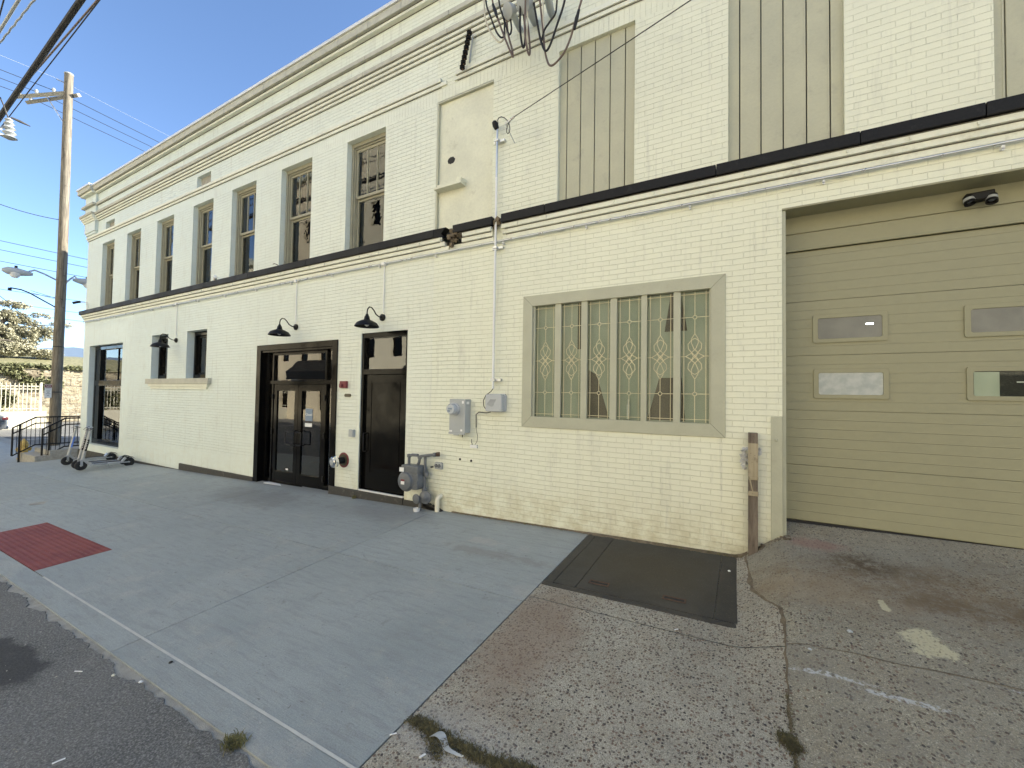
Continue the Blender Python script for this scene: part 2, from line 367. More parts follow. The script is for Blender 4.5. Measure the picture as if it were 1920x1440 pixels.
def st_drive(n, P, o, c):
    c = n.mix(n.ramp(n.noise(P, 1.1, 6, .7), .42, .62, 0, .5), c, (.25, .235, .19))
    brk = n.ramp(n.noise(P, 9, 7, .75), .36, .6, .25, 1.)
    c = n.mix(n.math('MULTIPLY', n.ramp(blob(n, P, o, .95, -.42, .55, .26, .75, 2.2), .3, 1.35, .95, 0), brk), c, (.075, .048, .024))
    c = n.mix(n.math('MULTIPLY', n.ramp(blob(n, P, o, 2.0, -.85, 1.5, .22, .8, 1.6), .2, 1.4, .85, 0), brk), c, (.11, .07, .036))
    c = n.mix(n.math('MULTIPLY', n.ramp(blob(n, P, o, 1.3, -.7, 1.6, .5, .8, 1.3), .2, 1.5, .6, 0), brk), c, (.22, .155, .085))
    c = n.mix(n.ramp(blob(n, P, o, .62, -.12, .26, .16, .4, 6), .4, 1.1, .55, 0), c, (.33, .17, .13))
    c = n.mix(n.ramp(blob(n, P, o, .5, -.95, .6, .25, .4, 4), .4, 1.2, .5, 0), c, (.32, .25, .16))
    c = n.mix(n.math('MULTIPLY', n.ramp(blob(n, P, o, 1.08, -1.42, .12, .16, .9, 7), .75, 1.0, .9, 0), n.ramp(n.noise(P, 50, 4), .3, .5)), c, (.60, .55, .36))
    c = n.mix(n.ramp(blob(n, P, o, .94, -1.05, .035, .09, .6, 14), .7, .95, .8, 0), c, (.60, .55, .36))
    chip = n.ramp(n.noise(P, 38, 5, .7), .42, .56)
    for (cx, cy, rx, ry) in ((.45, -1.97, .26, .022), (.80, -2.02, .2, .02), (1.45, -2.5, .22, .03), (1.3, -2.85, .15, .06), (1.6, -1.72, .2, .012)):
        c = n.mix(n.math('MULTIPLY', n.ramp(blob(n, P, o, cx, cy, rx, ry, .8, 12), .5, 1.3, .8, 0), chip), c, (.56, .57, .57))
    return c
AGG = aggregate('exposed pebble concrete', (.60, .55, .43), 50, st_slab, .50)
AGGD = aggregate('stained driveway concrete', (.47, .425, .31), 46, st_drive, .66)
def asphalt():
    n = N('worn asphalt'); P = n.pos(); o = n.xyz(P)
    a = n.noise(P, .7, 6); f = n.noise(P, 85, 4, .8)
    c = n.mix(n.ramp(a, .3, .7), (.10, .10, .095), (.155, .152, .14))
    c = n.mix(n.ramp(f, .46, .66, 0, .9), c, (.34, .335, .31))
    c = n.mix(n.ramp(f, .28, .46, .85, 0), c, (.028, .028, .03))
    c = n.mix(n.ramp(blob(n, P, o, -4.9, -4.36, .6, .19, .3, 4), .75, 1.05, .8, 0), c, (.03, .031, .033))
    c = n.mix(n.ramp(blob(n, P, o, -7.4, -4.15, .55, .16, .3, 4), .8, 1.0, .75, 0), c, (.03, .031, .034))
    c = n.mix(n.ramp(n.noise(P, 2.4, 8, .75), .58, .7, 0, .4), c, (.20, .18, .15))
    return n.done(c, .85, n.bump(f, .006))
ASPH = asphalt()
DIRT = paint('dirt', (.19, .15, .10), .95, var=.4, scale=14, dirt=(.35, .29, .2), bumpd=.008)
DARKC = paint('dark joint filler', (.07, .068, .06), .95)  # dark filler below the slab gaps
SEAL = paint('pale joint edge', (.56, .56, .51), .8, var=.1, scale=9)
OLDC = paint('old gutter concrete', (.38, .36, .31), .9, var=.2, scale=12, dirt=(.2, .18, .14), bumpd=.006)
def plate_mat():
    n = N('chequered steel plate'); P = n.pos(); o = n.xyz(P)
    wv = n.new('ShaderNodeTexWave', wave_type='BANDS', bands_direction='DIAGONAL'); wv.inputs['Scale'].default_value = 34; n.link(P, wv.inputs['Vector'])
    c = n.mix(n.ramp(n.noise(P, 2, 6, .7), .35, .65), (.030, .029, .028), (.055, .050, .042))
    c = n.mix(n.ramp(blob(n, P, o, -.85, -.75, .75, .65, .3, 4), .3, 1.2, .6, 0), c, (.06, .045, .024))
    c = n.mix(n.ramp(n.noise(P, 60, 4, .7), .55, .7, 0, .4), c, (.16, .13, .09))
    return n.done(c, .62, n.bump(wv.outputs['Fac'], .0018, 1, n.bump(n.noise(P, 80, 3), .001)))
PLATE = plate_mat()
def tact():
    n = N('red tactile paving'); P = n.pos()
    c = n.mix(n.ramp(n.noise(P, 5, 6), .3, .7), (.21, .046, .042), (.28, .07, .058))
    c = n.mix(n.ramp(n.noise(n.vmul(P, (1, 3, 1)), 9, 6, .7), .60, .72, 0, .5), c, (.36, .22, .17))
    return n.done(c, .7, n.bump(n.noise(P, 60, 3), .002))
TACT = tact()
GRASSM = paint('dry grass', (.17, .155, .06), .9, var=.4, scale=20)
MOSS = paint('dry moss', (.13, .11, .05), .95, var=.5, scale=30)

# ------------------------------------------------------------------ ground
def sheet(xs, ys, zf):
    mb = MB(); nx, ny = len(xs), len(ys)
    mb.add([(x, y, zf(x, y)) for x in xs for y in ys], [(i * ny + j, (i + 1) * ny + j, (i + 1) * ny + j + 1, i * ny + j + 1) for i in range(nx - 1) for j in range(ny - 1)])
    return mb
def frange(a, b, s):
    n = max(1, round((b - a) / s)); return [a + (b - a) * i / n for i in range(n + 1)]
XF = [-3000, -800, -300, -120, -60, -45, -40] + frange(-36, 12, 1) + [16, 25, 40, 90, 300, 900, 3000]
YF = [-3000, -800, -200, -80, -40, -24, -17, -13, -9, -7, -5, -4, -3.92, -2, 0, 1, 3, 8, 20, 60, 200, 800, 3000]
struct('ground', sheet(XF, YF, lambda x, y: gz(x, y) - (.035 if x > -22.5 or y < -4 else .03)), ASPH)
# asphalt road with a crumbling edge at the kerb
def edge(x): return -3.975 + .03 * mn.noise((x * 1.3, 0, 0)) + .034 * mn.noise((x * 4, 3, 0)) + .024 * mn.noise((x * 14, 5, 0)) - .045 * ss(.05, .3, mn.noise((x * 1.9, 9, 0)))
mb = MB(); xs = frange(-20, 5, .018); rows = [-60, -30, -17, -12, -9, -7, -5.5, -4.5, -4.1]
vs = []; ny = len(rows) + 2
for x in xs:
    for y in rows: vs.append((x, y, gz(x, y) - .006))
    e = edge(x); vs.append((x, e, gz(x, e) - .004)); vs.append((x, e + .004, gz(x, e) - .02))
mb.add(vs, [(i * ny + j, (i + 1) * ny + j, (i + 1) * ny + j + 1, i * ny + j + 1) for i in range(len(xs) - 1) for j in range(ny - 1)])
struct('road', mb, ASPH)
struct('gutter', sheet(frange(-20, 5, 1), [-4.15, -3.925], lambda x, y: gz(x, y) - .012), OLDC)
# sidewalk slabs with tooled joints
mb = MB(); g = .004
xj = [-36, -32.6, -28.7, -24.7, -20.65, -16.55, -12.45, -8.37, -4.29, -1.765]; yj = [-3.73, -1.86, .35]
def slab(mb, x0, x1, y0, y1, th=.03):
    xs = frange(x0, x1, 1.2); ys = [y0, y1]; top = []
    for (ix, x) in enumerate(xs): top += [(x, y0, gz(x, y0)), (x, y1, gz(x, y1))]
    n = len(xs); b = [(x, y, z - th) for x, y, z in top]
    mb.add(top + b, [(2 * i, 2 * i + 2, 2 * i + 3, 2 * i + 1) for i in range(n - 1)] + [(2 * i, 2 * n + 2 * i, 2 * n + 2 * i + 2, 2 * i + 2) for i in range(n - 1)]
           + [(2 * i + 1, 2 * i + 3, 2 * n + 2 * i + 3, 2 * n + 2 * i + 1) for i in range(n - 1)] + [(0, 1, 2 * n + 1, 2 * n), (2 * n - 2, 4 * n - 2, 4 * n - 1, 2 * n - 1)])
TX0, TX1, TY0, TY1 = -9.62, -7.1, -3.725, -3.06
for a, b in zip(xj, xj[1:]):
    for c, d in zip(yj, yj[1:]):
        if a == -12.45 and c == -3.73:
            slab(mb, a + g, b - g, TY1, d - g); slab(mb, a + g, TX0 - .003, c + g, TY1 - .002)
        elif a == -8.37 and c == -3.73:
            slab(mb, a + g, b - g, TY1, d - g); slab(mb, TX1 + .003, b - g, c + g, TY1 - .002)
        else: slab(mb, a + g, b - g, c + g, d - g)
for a, b in zip(xj, xj[1:]): slab(mb, a + g, b - g, -3.93, -3.736)
struct('sidewalk', mb, CONC)
struct('joint_bed', sheet(frange(-36, -1.76, 1), [-3.93, -1.86, .36], lambda x, y: gz(x, y) - .012), DARKC)
mb = MB()
for x0 in [-22.27 + .5 * k for k in range(41)]:
    mb.quad((x0, -3.7425, gz(x0, -3.7425) + .003), (x0 + .503, -3.7425, gz(x0 + .5, -3.7425) + .003), (x0 + .503, -3.7245, gz(x0 + .5, -3.7245) + .003), (x0, -3.7245, gz(x0, -3.7245) + .003)) if not (TX0 - .1 < x0 < TX1 - .1) else 0
struct('kerb_joint', mb, SEAL)
# tactile paving
tp = thing('tactile_paving', 'red ribbed tactile paving panel set in the pale sidewalk by the kerb', 'tactile paving', ((TX0 + TX1) / 2, (TY0 + TY1) / 2, gz(-8.3, -3.4)))
mb = MB()
for a, b in ((TX0, -8.372), (-8.366, TX1)):
    mb.prism([(a, TY0, gz(a, TY0) + .003), (b, TY0, gz(b, TY0) + .003), (b, TY1, gz(b, TY1) + .003), (a, TY1, gz(a, TY1) + .003)], (0, 0, -.03))
part('panel', mb, TACT, tp)
for i in range(12):
    y = TY0 + .03 + i * .0555
    for a, b in ((TX0 + .02, -8.385), (-8.35, TX1 - .02)):
        k = 26; mb = MB()
        for q in range(k):
            xa = a + (b - a) * (q + .12) / k; xb = a + (b - a) * (q + .88) / k
            mb.prism([(xa, y, gz(xa, y) + .002), (xb, y, gz(xb, y) + .002), (xb, y + .022, gz(xb, y) + .002), (xa, y + .022, gz(xa, y) + .002)], (0, 0, .006))
        part('rib', mb, TACT, tp)
# manhole
c = gp(74, 944); single('manhole_cover', MB().lathe((c.x, c.y, c.z + .001), (0, 0, 1), [(0, .13), (.004, .13), (.004, .11), (.003, .11), (.003, .0)], 28), OLDC, 'small round dark utility cover set flush in the sidewalk', 'utility cover')
# old pebble slab between new concrete and driveway, driveway
XS = frange(-1.757, .34, .05)
def slabz(x, y): return drive(x, y)
struct('pebble_slab', sheet(frange(-1.757, .3, .08), [-3.95] + frange(-3.7, -1.76, .15), lambda x, y: slabz(x, y) + .001), AGG)
struct('pebble_slab_by_wall', sheet(frange(-1.757, .3, .08), frange(-1.752, .1, .12), lambda x, y: slabz(x, y) + .001), AGG)
CR = [(.01, .12), (.02, -.15), (.05, -.58), (.07, -.9), (.16, -1.12), (.26, -1.3), (.27, -1.48), (.25, -1.9), (.23, -2.31), (.235, -2.69), (.22, -3.1), (.25, -3.95)]
def crx(y):
    for (xa, ya), (xb, yb) in zip(CR, CR[1:]):
        if yb <= y <= ya: return xa + (xb - xa) * (y - ya) / (yb - ya)
    return CR[0][0] if y > CR[0][1] else CR[-1][0]
ysd = frange(-3.96, .9, .06); mb = MB(); xn = 60
vs = []
for y in ysd:
    x0 = crx(y) + .012 * mn.noise((y * 9, 1, 0)); x1 = 9.5
    for i in range(xn + 1):
        t = (i / xn) ** 1.6; x = x0 + (x1 - x0) * t; vs.append((x, y, drive(x, y) + .006))
n1 = xn + 1
mb.add(vs, [(j * n1 + i, j * n1 + i + 1, (j + 1) * n1 + i + 1, (j + 1) * n1 + i) for j in range(len(ysd) - 1) for i in range(xn)])
struct('driveway', mb, AGGD)
# crack filled with dirt
mb = MB(); vs = []; yy = frange(-3.9, .05, .03)
for y in yy:
    x = crx(y) + .012 * mn.noise((y * 9, 1, 0)); wd = .005 + .026 * abs(mn.noise((y * 2.3, 5, 0))) + .012 * abs(mn.noise((y * 15, 5, 0))) + (.035 if -1.5 < y < -.6 else 0) * abs(mn.noise((y * 5, 8, 0)))
    vs += [(x - wd, y, drive(x - wd, y) + .0045), (x + wd * .35, y, drive(x + wd * .3, y) + .0085)]
mb.add(vs, [(2 * i, 2 * i + 1, 2 * i + 3, 2 * i + 2) for i in range(len(yy) - 1)])
struct('crack_dirt', mb, DIRT)
mb = MB(); vs = []; xx = frange(.28, 4, .05)                       # second thin crack across the driveway
for x in xx:
    y = -1.74 + .05 * (x - .3) - .02 * mn.noise((x * 4, 0, 2)); wd = .003 + .006 * abs(mn.noise((x * 6, 2, 2)))
    vs += [(x, y - wd, drive(x, y - wd) + .009), (x, y + wd, drive(x, y + wd) + .009)]
mb.add(vs, [(2 * i, 2 * i + 1, 2 * i + 3, 2 * i + 2) for i in range(len(xx) - 1)])
struct('thin_crack', mb, DIRT)
mb = MB(); vs = []; xx = frange(-4.0, .03, .03)                    # dirt along the wall foot
for x in xx:
    wd = .018 + .05 * abs(mn.noise((x * 4, 7, 0))) * (1.3 if x > -1.8 else .6) + .022 * abs(mn.noise((x * 21, 7, 0))) + .035 * ss(-1.9, -1.6, x)
    vs += [(x, -wd, drive(x, -wd) + .0042), (x, .02, drive(x, 0) + .03)]
mb.add(vs, [(2 * i, 2 * i + 1, 2 * i + 3, 2 * i + 2) for i in range(len(xx) - 1)])
for k in range(260):
    x = random.uniform(-1.75, 0.0); y = -random.random() ** 1.5 * .10; q = random.uniform(.004, .014)
    mb.obox((x, y, drive(x, y) + .006), (q * random.uniform(1, 2.5), q, q * .5), Matrix.Rotation(random.uniform(0, 3), 3, 'Z'))
struct('wall_foot_dirt', mb, DIRT)

# far side of the street, cross street kerb, hills
struct('opposite_sidewalk', MB().box(-20, 60, -17.0, -14.2, -1.6, gz(0, -9) + .02), CONC)
hm = N('distant wooded hill haze tint'); hm = hm.done(hm.mix(hm.ramp(hm.noise(hm.pos(), .01, 8), .3, .7), (.10, .14, .20), (.13, .17, .23)), 1.)  # air haze painted into the hill as a bluish base colour
mb = MB(); vs = []; ys = frange(-900, 2600, 30)
for y in ys:
    h = 118 + 34 * mn.noise((y * .004, 1, 0)) + 12 * mn.noise((y * .017, 4, 0)) - abs(y - 480) * .03 + 25
    vs += [(-1990, y, -20), (-2010, y, max(30, h)), (-2400, y, -20)]
mb.add(vs, [(3 * i + a, 3 * i + a + 1, 3 * i + a + 4, 3 * i + a + 3) for i in range(len(ys) - 1) for a in (0, 1)])
struct('hills', mb, hm)

# ------------------------------------------------------------------ the building
BX0 = -19.85; BX1 = 9.5
B = thing('brick_building', 'long two storey cream painted brick building with black ledge and doors', 'building', (-6, 0, -.3))
holes = []
WZ0, WZ1 = 4.0, 6.42
WX = [(-18.57, -17.6), (-16.64, -15.67), (-14.62, -13.62), (-12.56, -11.56), (-10.71, -9.7), (-8.75, -7.71), (-6.66, -5.64)]
for a, b in WX: holes.append((a, b, WZ0, WZ1))
holes += [(-4.46, -3.36, WZ0, 6.46), (-2.28, -1.225, WZ0, 6.46), (-.16, .9, WZ0, 6.46), (1.97, 3.03, WZ0, 6.46)]
holes += [(-18.35, -17.67, 6.79 + .01, 7.1), (-12.42, -11.73, 6.86, 7.15)]
holes += [(-19.3, -16.63, -.21, 3.05), (-14.66, -13.69, 1.92, 3.145), (-12.645, -11.64, 1.92, 3.145)]
holes += [(-9.42, -6.76, -1.2, 2.62), (-6.13, -5.005, -.145, 2.70), (-2.72, -.22, 1.22, 2.99), (.357, 4.6, -1.2, 3.672)]
def wall_mesh(x0, x1, z0, z1, hs, depth=.34):
    mb = MB(); xs = sorted({x0, x1} | {h[i] for h in hs for i in (0, 1) if x0 < h[i] < x1}); zs = sorted({z0, z1} | {h[i] for h in hs for i in (2, 3) if z0 < h[i] < z1})
    def inh(x, z): return any(h[0] < x < h[1] and h[2] < z < h[3] for h in hs)
    for a, b in zip(xs, xs[1:]):
        for c, d in zip(zs, zs[1:]):
            if not inh((a + b) / 2, (c + d) / 2): mb.quad((a, 0, c), (b, 0, c), (b, 0, d), (a, 0, d))
    for h in hs:
        a, b, c, d = max(h[0], x0), min(h[1], x1), max(h[2], z0), min(h[3], z1)
        if a >= b: continue
        if h[0] >= x0: mb.quad((a, 0, c), (a, depth, c), (a, depth, d), (a, 0, d))
        if h[1] <= x1: mb.quad((b, 0, c), (b, 0, d), (b, depth, d), (b, depth, c))
        mb.quad((a, 0, d), (a, depth, d), (b, depth, d), (b, 0, d))
        if c > z0: mb.quad((a, 0, c), (b, 0, c), (b, depth, c), (a, depth, c))
    return mb
def nofix(name, mb, mat, parent):                       # like part() but keeps the windings given
    o0 = wpos(parent); me = bpy.data.meshes.new(name); me.from_pydata([Vector(v) - o0 for v in mb.v], [], mb.f); me.materials.append(mat)
    o = bpy.data.objects.new(name, me); COL.objects.link(o); o.parent = parent; return o
nofix('front_wall', wall_mesh(BX0, -4.46, -1.2, 8.22, holes), WALL, B)
nofix('front_wall', wall_mesh(-4.46, BX1, -1.2, 8.22, holes), WALLR, B)
mb = MB(); mb.quad((BX0, 0, -1.2), (BX0, 0, 8.22), (BX0, 14, 8.22), (BX0, 14, -1.2)); mb.quad((BX1, 0, -1.2), (BX1, 14, -1.2), (BX1, 14, 8.22), (BX1, 0, 8.22))
mb.quad((BX0, 14, -1.2), (BX0, 14, 8.22), (BX1, 14, 8.22), (BX1, 14, -1.2)); nofix('side_wall', mb, WALL, B)
part('roof', MB().quad((BX0, .05, 7.9), (BX1, .05, 7.9), (BX1, 14, 7.9), (BX0, 14, 7.9)), BASEC, B)
mb = MB(); mb.quad((BX0 + .3, 2.2, -1), (BX1 - .3, 2.2, -1), (BX1 - .3, 2.2, 7.9), (BX0 + .3, 2.2, 7.9)); mb.quad((BX0 + .3, .36, 3.75), (BX1, .36, 3.75), (BX1, 2.2, 3.75), (BX0 + .3, 2.2, 3.75)); mb.quad((BX0 + .3, .36, -.3), (BX1, .36, -.3), (BX1, 2.2, -.3), (BX0 + .3, 2.2, -.3))
part('interior_wall', mb, ROOMG, B)
# parapet with coping, stone bands and corbelled courses; the same bands wrap the corner pilaster and the side
def band(z0, z1, y, name, mat, x0=BX0 - 0, x1=BX1, joints=0, pil=.09, bev=.004, side=True):
    mb = MB(); xs = frange(x0, x1, joints) if joints else [x0, x1]
    for i, (a, b) in enumerate(zip(xs, xs[1:])):
        e = .003 if joints else 0; jit = random.uniform(-.002, .002) if joints else 0
        mb.box(a + (e if i else 0) - (-y if i == 0 and x0 <= BX0 + .01 else 0), b - e, y + jit, .012 if y < -.04 else .02, z0, z1)
    if pil and x0 <= BX0 + .01:
        mb.box(BX0 + y - pil, BX0 + .85, y - pil, y + .01, z0 - .001, z1 + .001)
    if side: mb.box(BX0 + y - (.001), BX0 + .02, .021, 14, z0, z1)
    if side and pil: mb.box(BX0 + y - pil, BX0 + y + .01, y + .011, .85, z0 - .001, z1 + .001)
    return part(name, mb, mat, B, bevel=bev)
band(8.395, 8.455, -.20, 'coping', METALC, joints=3.0, bev=0.006)
band(8.25, 8.393, -.17, 'coping_stone', STONEB, joints=.82)
band(8.19, 8.249, -.115, 'corbel_course', TRIMW)
band(7.785, 7.86, -.085, 'stone_band', STONEB, joints=1.9)
band(7.45, 7.528, -.12, 'stone_band', STONEB, joints=1.9)
band(7.39, 7.449, -.09, 'corbel_course', TRIMW); band(7.33, 7.389, -.06, 'corbel_course', TRIMW); band(7.27, 7.329, -.03, 'corbel_course', TRIMW)
mb = MB(); mb.box(BX0 + .86, BX1, -.035, .001, 7.529, 7.784); mb.box(BX0 + .86, BX1, -.035, .001, 7.861, 8.189); part('parapet_panel', mb, WALLR, B)
mb = MB(); mb.box(BX0 - .09, BX0 + .84, -.09, 0.001, 6.94, 8.188); mb.box(BX0 - .09, BX0 + .001, .002, .84, 6.94, 8.188)
mb.box(BX0 - .062, BX0 + .80, -.062, 0.001, 6.86, 6.939); mb.box(BX0 - .034, BX0 + .72, -.034, 0.001, 6.775, 6.859)
part('corner_pilaster', mb, WALL, B)
for a, b, y, z0, z1 in ((BX0 - .05, -4.37, -.05, 6.755, 6.82), (-4.07, BX1, -.05, 6.755, 6.82), (BX0 - .03, -4.26, -.026, 6.69, 6.754), (-4.1, BX1, -.026, 6.69, 6.754)):
    part('string_course', MB().box(a, b, y, .01, z0, z1), TRIMW, B, bevel=.004)
# corbel under the ledge, the ledge itself, broken in two places
for y, z0, z1 in ((-.095, 4.065, 4.128), (-.062, 3.995, 4.063), (-.030, 3.925, 3.993)):
    mb = MB()
    for a, b in ((BX0 + y, -4.08 + y * 2), (-3.93 - y, -3.30), (-3.13, BX1)): mb.box(a, b, y, .01, z0, z1)
    mb.box(BX0 + y, BX0 + .01, .011, 14, z0, z1)
    part('corbel_course', mb, TRIMW, B, bevel=.005)
def rough_end(mb, x, side):
    for k in range(9):
        a = random.uniform(0, .10) * side; mb.obox((x + a, random.uniform(-.10, -.01), random.uniform(4.10, 4.23)), (random.uniform(.03, .08), random.uniform(.03, .07), random.uniform(.03, .07)), Matrix.Rotation(random.uniform(0, 3), 3, (random.random(), random.random(), .5)))
led = MB(); xs = [BX0 - .13, -17.9, -15.8, -13.7, -11.6, -9.7, -7.65, -5.6, -4.38]
for a, b in zip(xs, xs[1:]): led.box(a + .002, b - .002, -.13 + random.uniform(-.002, .002), .02, 4.135, 4.262)
led.prism([(-4.378, -.13, 4.135), (-4.378, -.13, 4.262), (-4.14, -.115, 4.262), (-4.25, -.1, 4.18), (-4.20, -.09, 4.12)], (0, .14, 0)); rough_end(led, -4.12, 1)
led.box(BX0 - .13, BX0 + .01, .021, 14, 4.135, 4.262)
part('ledge', led, BLEDGE, B, bevel=.005)
part('ledge', MB().box(-4.0, -3.275, -.13, .02, 4.14, 4.262), BLEDGE, B, bevel=.008)
led = MB(); xs = [-3.12, -2.42, -.28, 1.0, 1.87, 3.9, 6, BX1]
for i, (a, b) in enumerate(zip(xs, xs[1:])): led.box(a + .003, b - .003, -.13 + (.004 if i % 2 else 0), .02, 4.14 + (.004 if i % 2 else 0), 4.264)
part('ledge', led, BLEDGE, B, bevel=.006)
mb = MB(); rough_end(mb, -3.27, 1); part('broken_mortar', mb, DIRT, B)
mb = MB(); rough_end(mb, -4.1, 1); rough_end(mb, -4.0, 1)
for k in range(8): mb.obox((random.uniform(-4.1, -3.98), -.04, random.uniform(3.97, 4.13)), (.05, .05, .04), Matrix.Rotation(k, 3, (1, 1, 0)))
part('broken_mortar', mb, DIRT, B)
for k in range(46):                                          # little tile studs on the corbel
    mb = MB(); x = -19.3 + k * .47 + random.uniform(-.03, .03); mb.obox((x, -.10, 4.10), (.016, .022, .03)); mb.obox((x + .003, -.10, 4.07), (.012, .014, .016)); part('corbel_stud', mb, TRIMW, B)
for z, y in ((8.249, -.118), (8.19, -.038), (7.785, -.038), (7.45, -.093), (7.39, -.063), (7.33, -.033), (7.27, -.004), (6.755, -.029), (6.69, -.004), (4.134, -.098), (4.065, -.065), (3.995, -.033), (3.925, -.004)):  # strip under each band: joint line plus painted underside shade
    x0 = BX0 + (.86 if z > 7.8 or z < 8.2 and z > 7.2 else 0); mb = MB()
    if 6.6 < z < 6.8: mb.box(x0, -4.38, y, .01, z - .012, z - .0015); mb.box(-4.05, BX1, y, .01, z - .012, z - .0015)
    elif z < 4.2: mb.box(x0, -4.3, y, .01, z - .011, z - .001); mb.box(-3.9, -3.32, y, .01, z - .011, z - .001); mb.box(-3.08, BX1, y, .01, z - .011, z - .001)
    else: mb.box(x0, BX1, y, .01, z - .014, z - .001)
    part('shade_joint', mb, SHADEJ, B)
# plinths
for q in ((BX0 - .02, -12.76, -.03, .005, -1.2, -.44), (-12.755, -9.425, -.035, .005, -1.2, -.275), (-6.88, -6.15, -.045, .005, -1.2, -.155), (-6.145, -5.0, -.05, .3, -1.2, -.15)): part('plinth', MB().box(*q), BASEC, B, bevel=.006)
mb = MB(); mb.box(-4.995, -4.40, -.04, .005, -1.2, -.17)
for x in frange(-4.55, -4.22, .05): mb.obox((x, -.03, -.19 - (x + 4.5) * .25), (.09, .06, .09), Matrix.Rotation(x * 7, 3, (0, 1, 0)))
part('plinth_end', mb, BASEC, B, bevel=.006)
part('threshold', MB().box(-6.10, -5.02, -.02, .08, -.149, -.128), WHITE, B)
# shared sill under the two small windows
mb = MB(); mb.box(-14.76, -11.36, -.085, .02, 1.775, 1.915); part('stone_sill', mb, STONEB, B, bevel=.004)
mb = MB(); mb.box(-14.66, -11.44, -.055, .01, 1.705, 1.774); mb.box(-14.57, -11.52, -.028, .01, 1.64, 1.703); part('corbel_course', mb, TRIMW, B, bevel=.003)
# vents
for (a, b, c, d) in ((-18.35, -17.67, 6.80, 7.1), (-12.42, -11.73, 6.86, 7.15)):
    v = part('vent_infill', MB().box(a - .01, b + .01, .10, .33, c - .01, d + .01), OLDC, B)
# sash windows
def sash_window(x0, x1, k):
    z0, z1 = 4.262, WZ1; y = .11
    m = MB(); fw = .055
    m.box(x0, x0 + fw, y, .33, z0 - .2, z1); m.box(x1 - fw, x1, y, .33, z0 - .2, z1); m.box(x0 + fw, x1 - fw, y, .33, z1 - .07, z1)
    m.box(x0 + fw, x0 + fw + .025, y + .03, .33, z0 - .2, z1 - .07); m.box(x1 - fw - .025, x1 - fw, y + .03, .33, z0 - .2, z1 - .07); m.box(x0 + fw + .025, x1 - fw - .025, y + .03, .33, z1 - .10, z1 - .07)
    wdw = part('window', m, SASH, B, bevel=.003)
    a, b = x0 + fw + .026, x1 - fw - .026; zm = 5.37
    s = MB(); sw = .04; ys = .165
    s.box(a, a + sw, ys, ys + .035, zm, z1 - .101); s.box(b - sw, b, ys, ys + .035, zm, z1 - .101); s.box(a + sw, b - sw, ys, ys + .035, z1 - .15, z1 - .101); s.box(a + sw, b - sw, ys - .004, ys + .035, zm - .02, zm + .03)
    w3 = (b - a - 2 * sw) / 3
    for q in (1, 2): s.box(a + sw + q * w3 - .009, a + sw + q * w3 + .009, ys, ys + .03, zm + .03, z1 - .15)
    part('upper_sash', s, SASH, wdw, bevel=.002)
    s = MB(); yl = .205
    s.box(a, a + sw, yl, yl + .035, z0 - .2, zm); s.box(b - sw, b, yl, yl + .035, z0 - .2, zm); s.box(a + sw, b - sw, yl, yl + .035, zm - .06, zm - .02); s.box(a + sw, b - sw, yl, yl + .035, z0 - .2, z0 + .05)
    part('lower_sash', s, SASH, wdw, bevel=.002)
    g1 = MB().box(a + sw - .005, b - sw + .005, ys + .014, ys + .018, zm + .02, z1 - .14); g1.box(a + sw - .005, b - sw + .005, yl + .014, yl + .018, z0 - .1, zm - .05)
    part('pane', g1, GLASS, wdw)
    bz = [5.75, 5.85, 5.8, 5.9, 6.05, 5.95, 5.98][k]
    part('blind', MB().box(a + .01, b - .01, .262, .266, bz, z1 - .08), BLIND, wdw)
for k, (a, b) in enumerate(WX): sash_window(a, b, k)
part('leaning_board', MB().obox((-10.12, .30, 4.42), (.09, .02, .5), Matrix.Rotation(-.2, 3, 'Y')), TRIM, B)
# painted-over board opening with a hole
pl = part('board_panel', MB().box(-4.47, -3.35, .045, .07, 4.2, 6.47), PLY, B, label='weathered cream board with a ragged dark hole')
part('stop_bead', MB().box(-4.46, -4.425, .0, .044, 4.27, 6.455).box(-4.425, -3.365, .0, .044, 6.425, 6.455), TRIM, B)
hc = Vector((-4.18, .0445, 5.43)); pts = []
for k in range(22):
    a = 2 * math.pi * k / 22; r = .068 * (1 + .25 * mn.noise((k * .9, 0, 0))); pts.append(hc + Vector((math.cos(a) * r * 1.1, -.001, math.sin(a) * r * .85)))
part('hole', MB().prism(pts, (0, -.002, 0)), DARK, pl)
mb = MB(); mb.box(-4.42, -3.88, -.10, .044, 4.93, 4.965); mb.box(-4.40, -3.87, -.04, .044, 4.966, 5.03); mb.obox((-3.93, -.06, 5.0), (.09, .06, .07), Matrix.Rotation(.3, 3, 'Y')); part('bracket_shelf', mb, PLY, pl, bevel=.004)
# siding panels
for x0, x1, gr in ((-2.28, -1.225, (-2.17, -1.97, -1.77, -1.56, -1.36)), (-.16, .9, (-.045, .165, .375, .585, .79)), (1.97, 3.03, (2.06, 2.27, 2.48, 2.69, 2.9))):
    sp = part('siding_panel', MB().box(x0 - .01, x1 + .01, .085, .11, 4.2, 6.47), DARK, B)
    m = MB(); xs = [x0 - .005] + list(gr) + [x1 + .005]
    for a, b in zip(xs, xs[1:]):
        m.box(a + .006, b - .006, .055, .084, 4.24, 6.47)
        m.box(b - .022, b - .0061, .050, .0549, 4.24, 6.47)
    part('siding_board', m, SIDING, sp, bevel=.003)
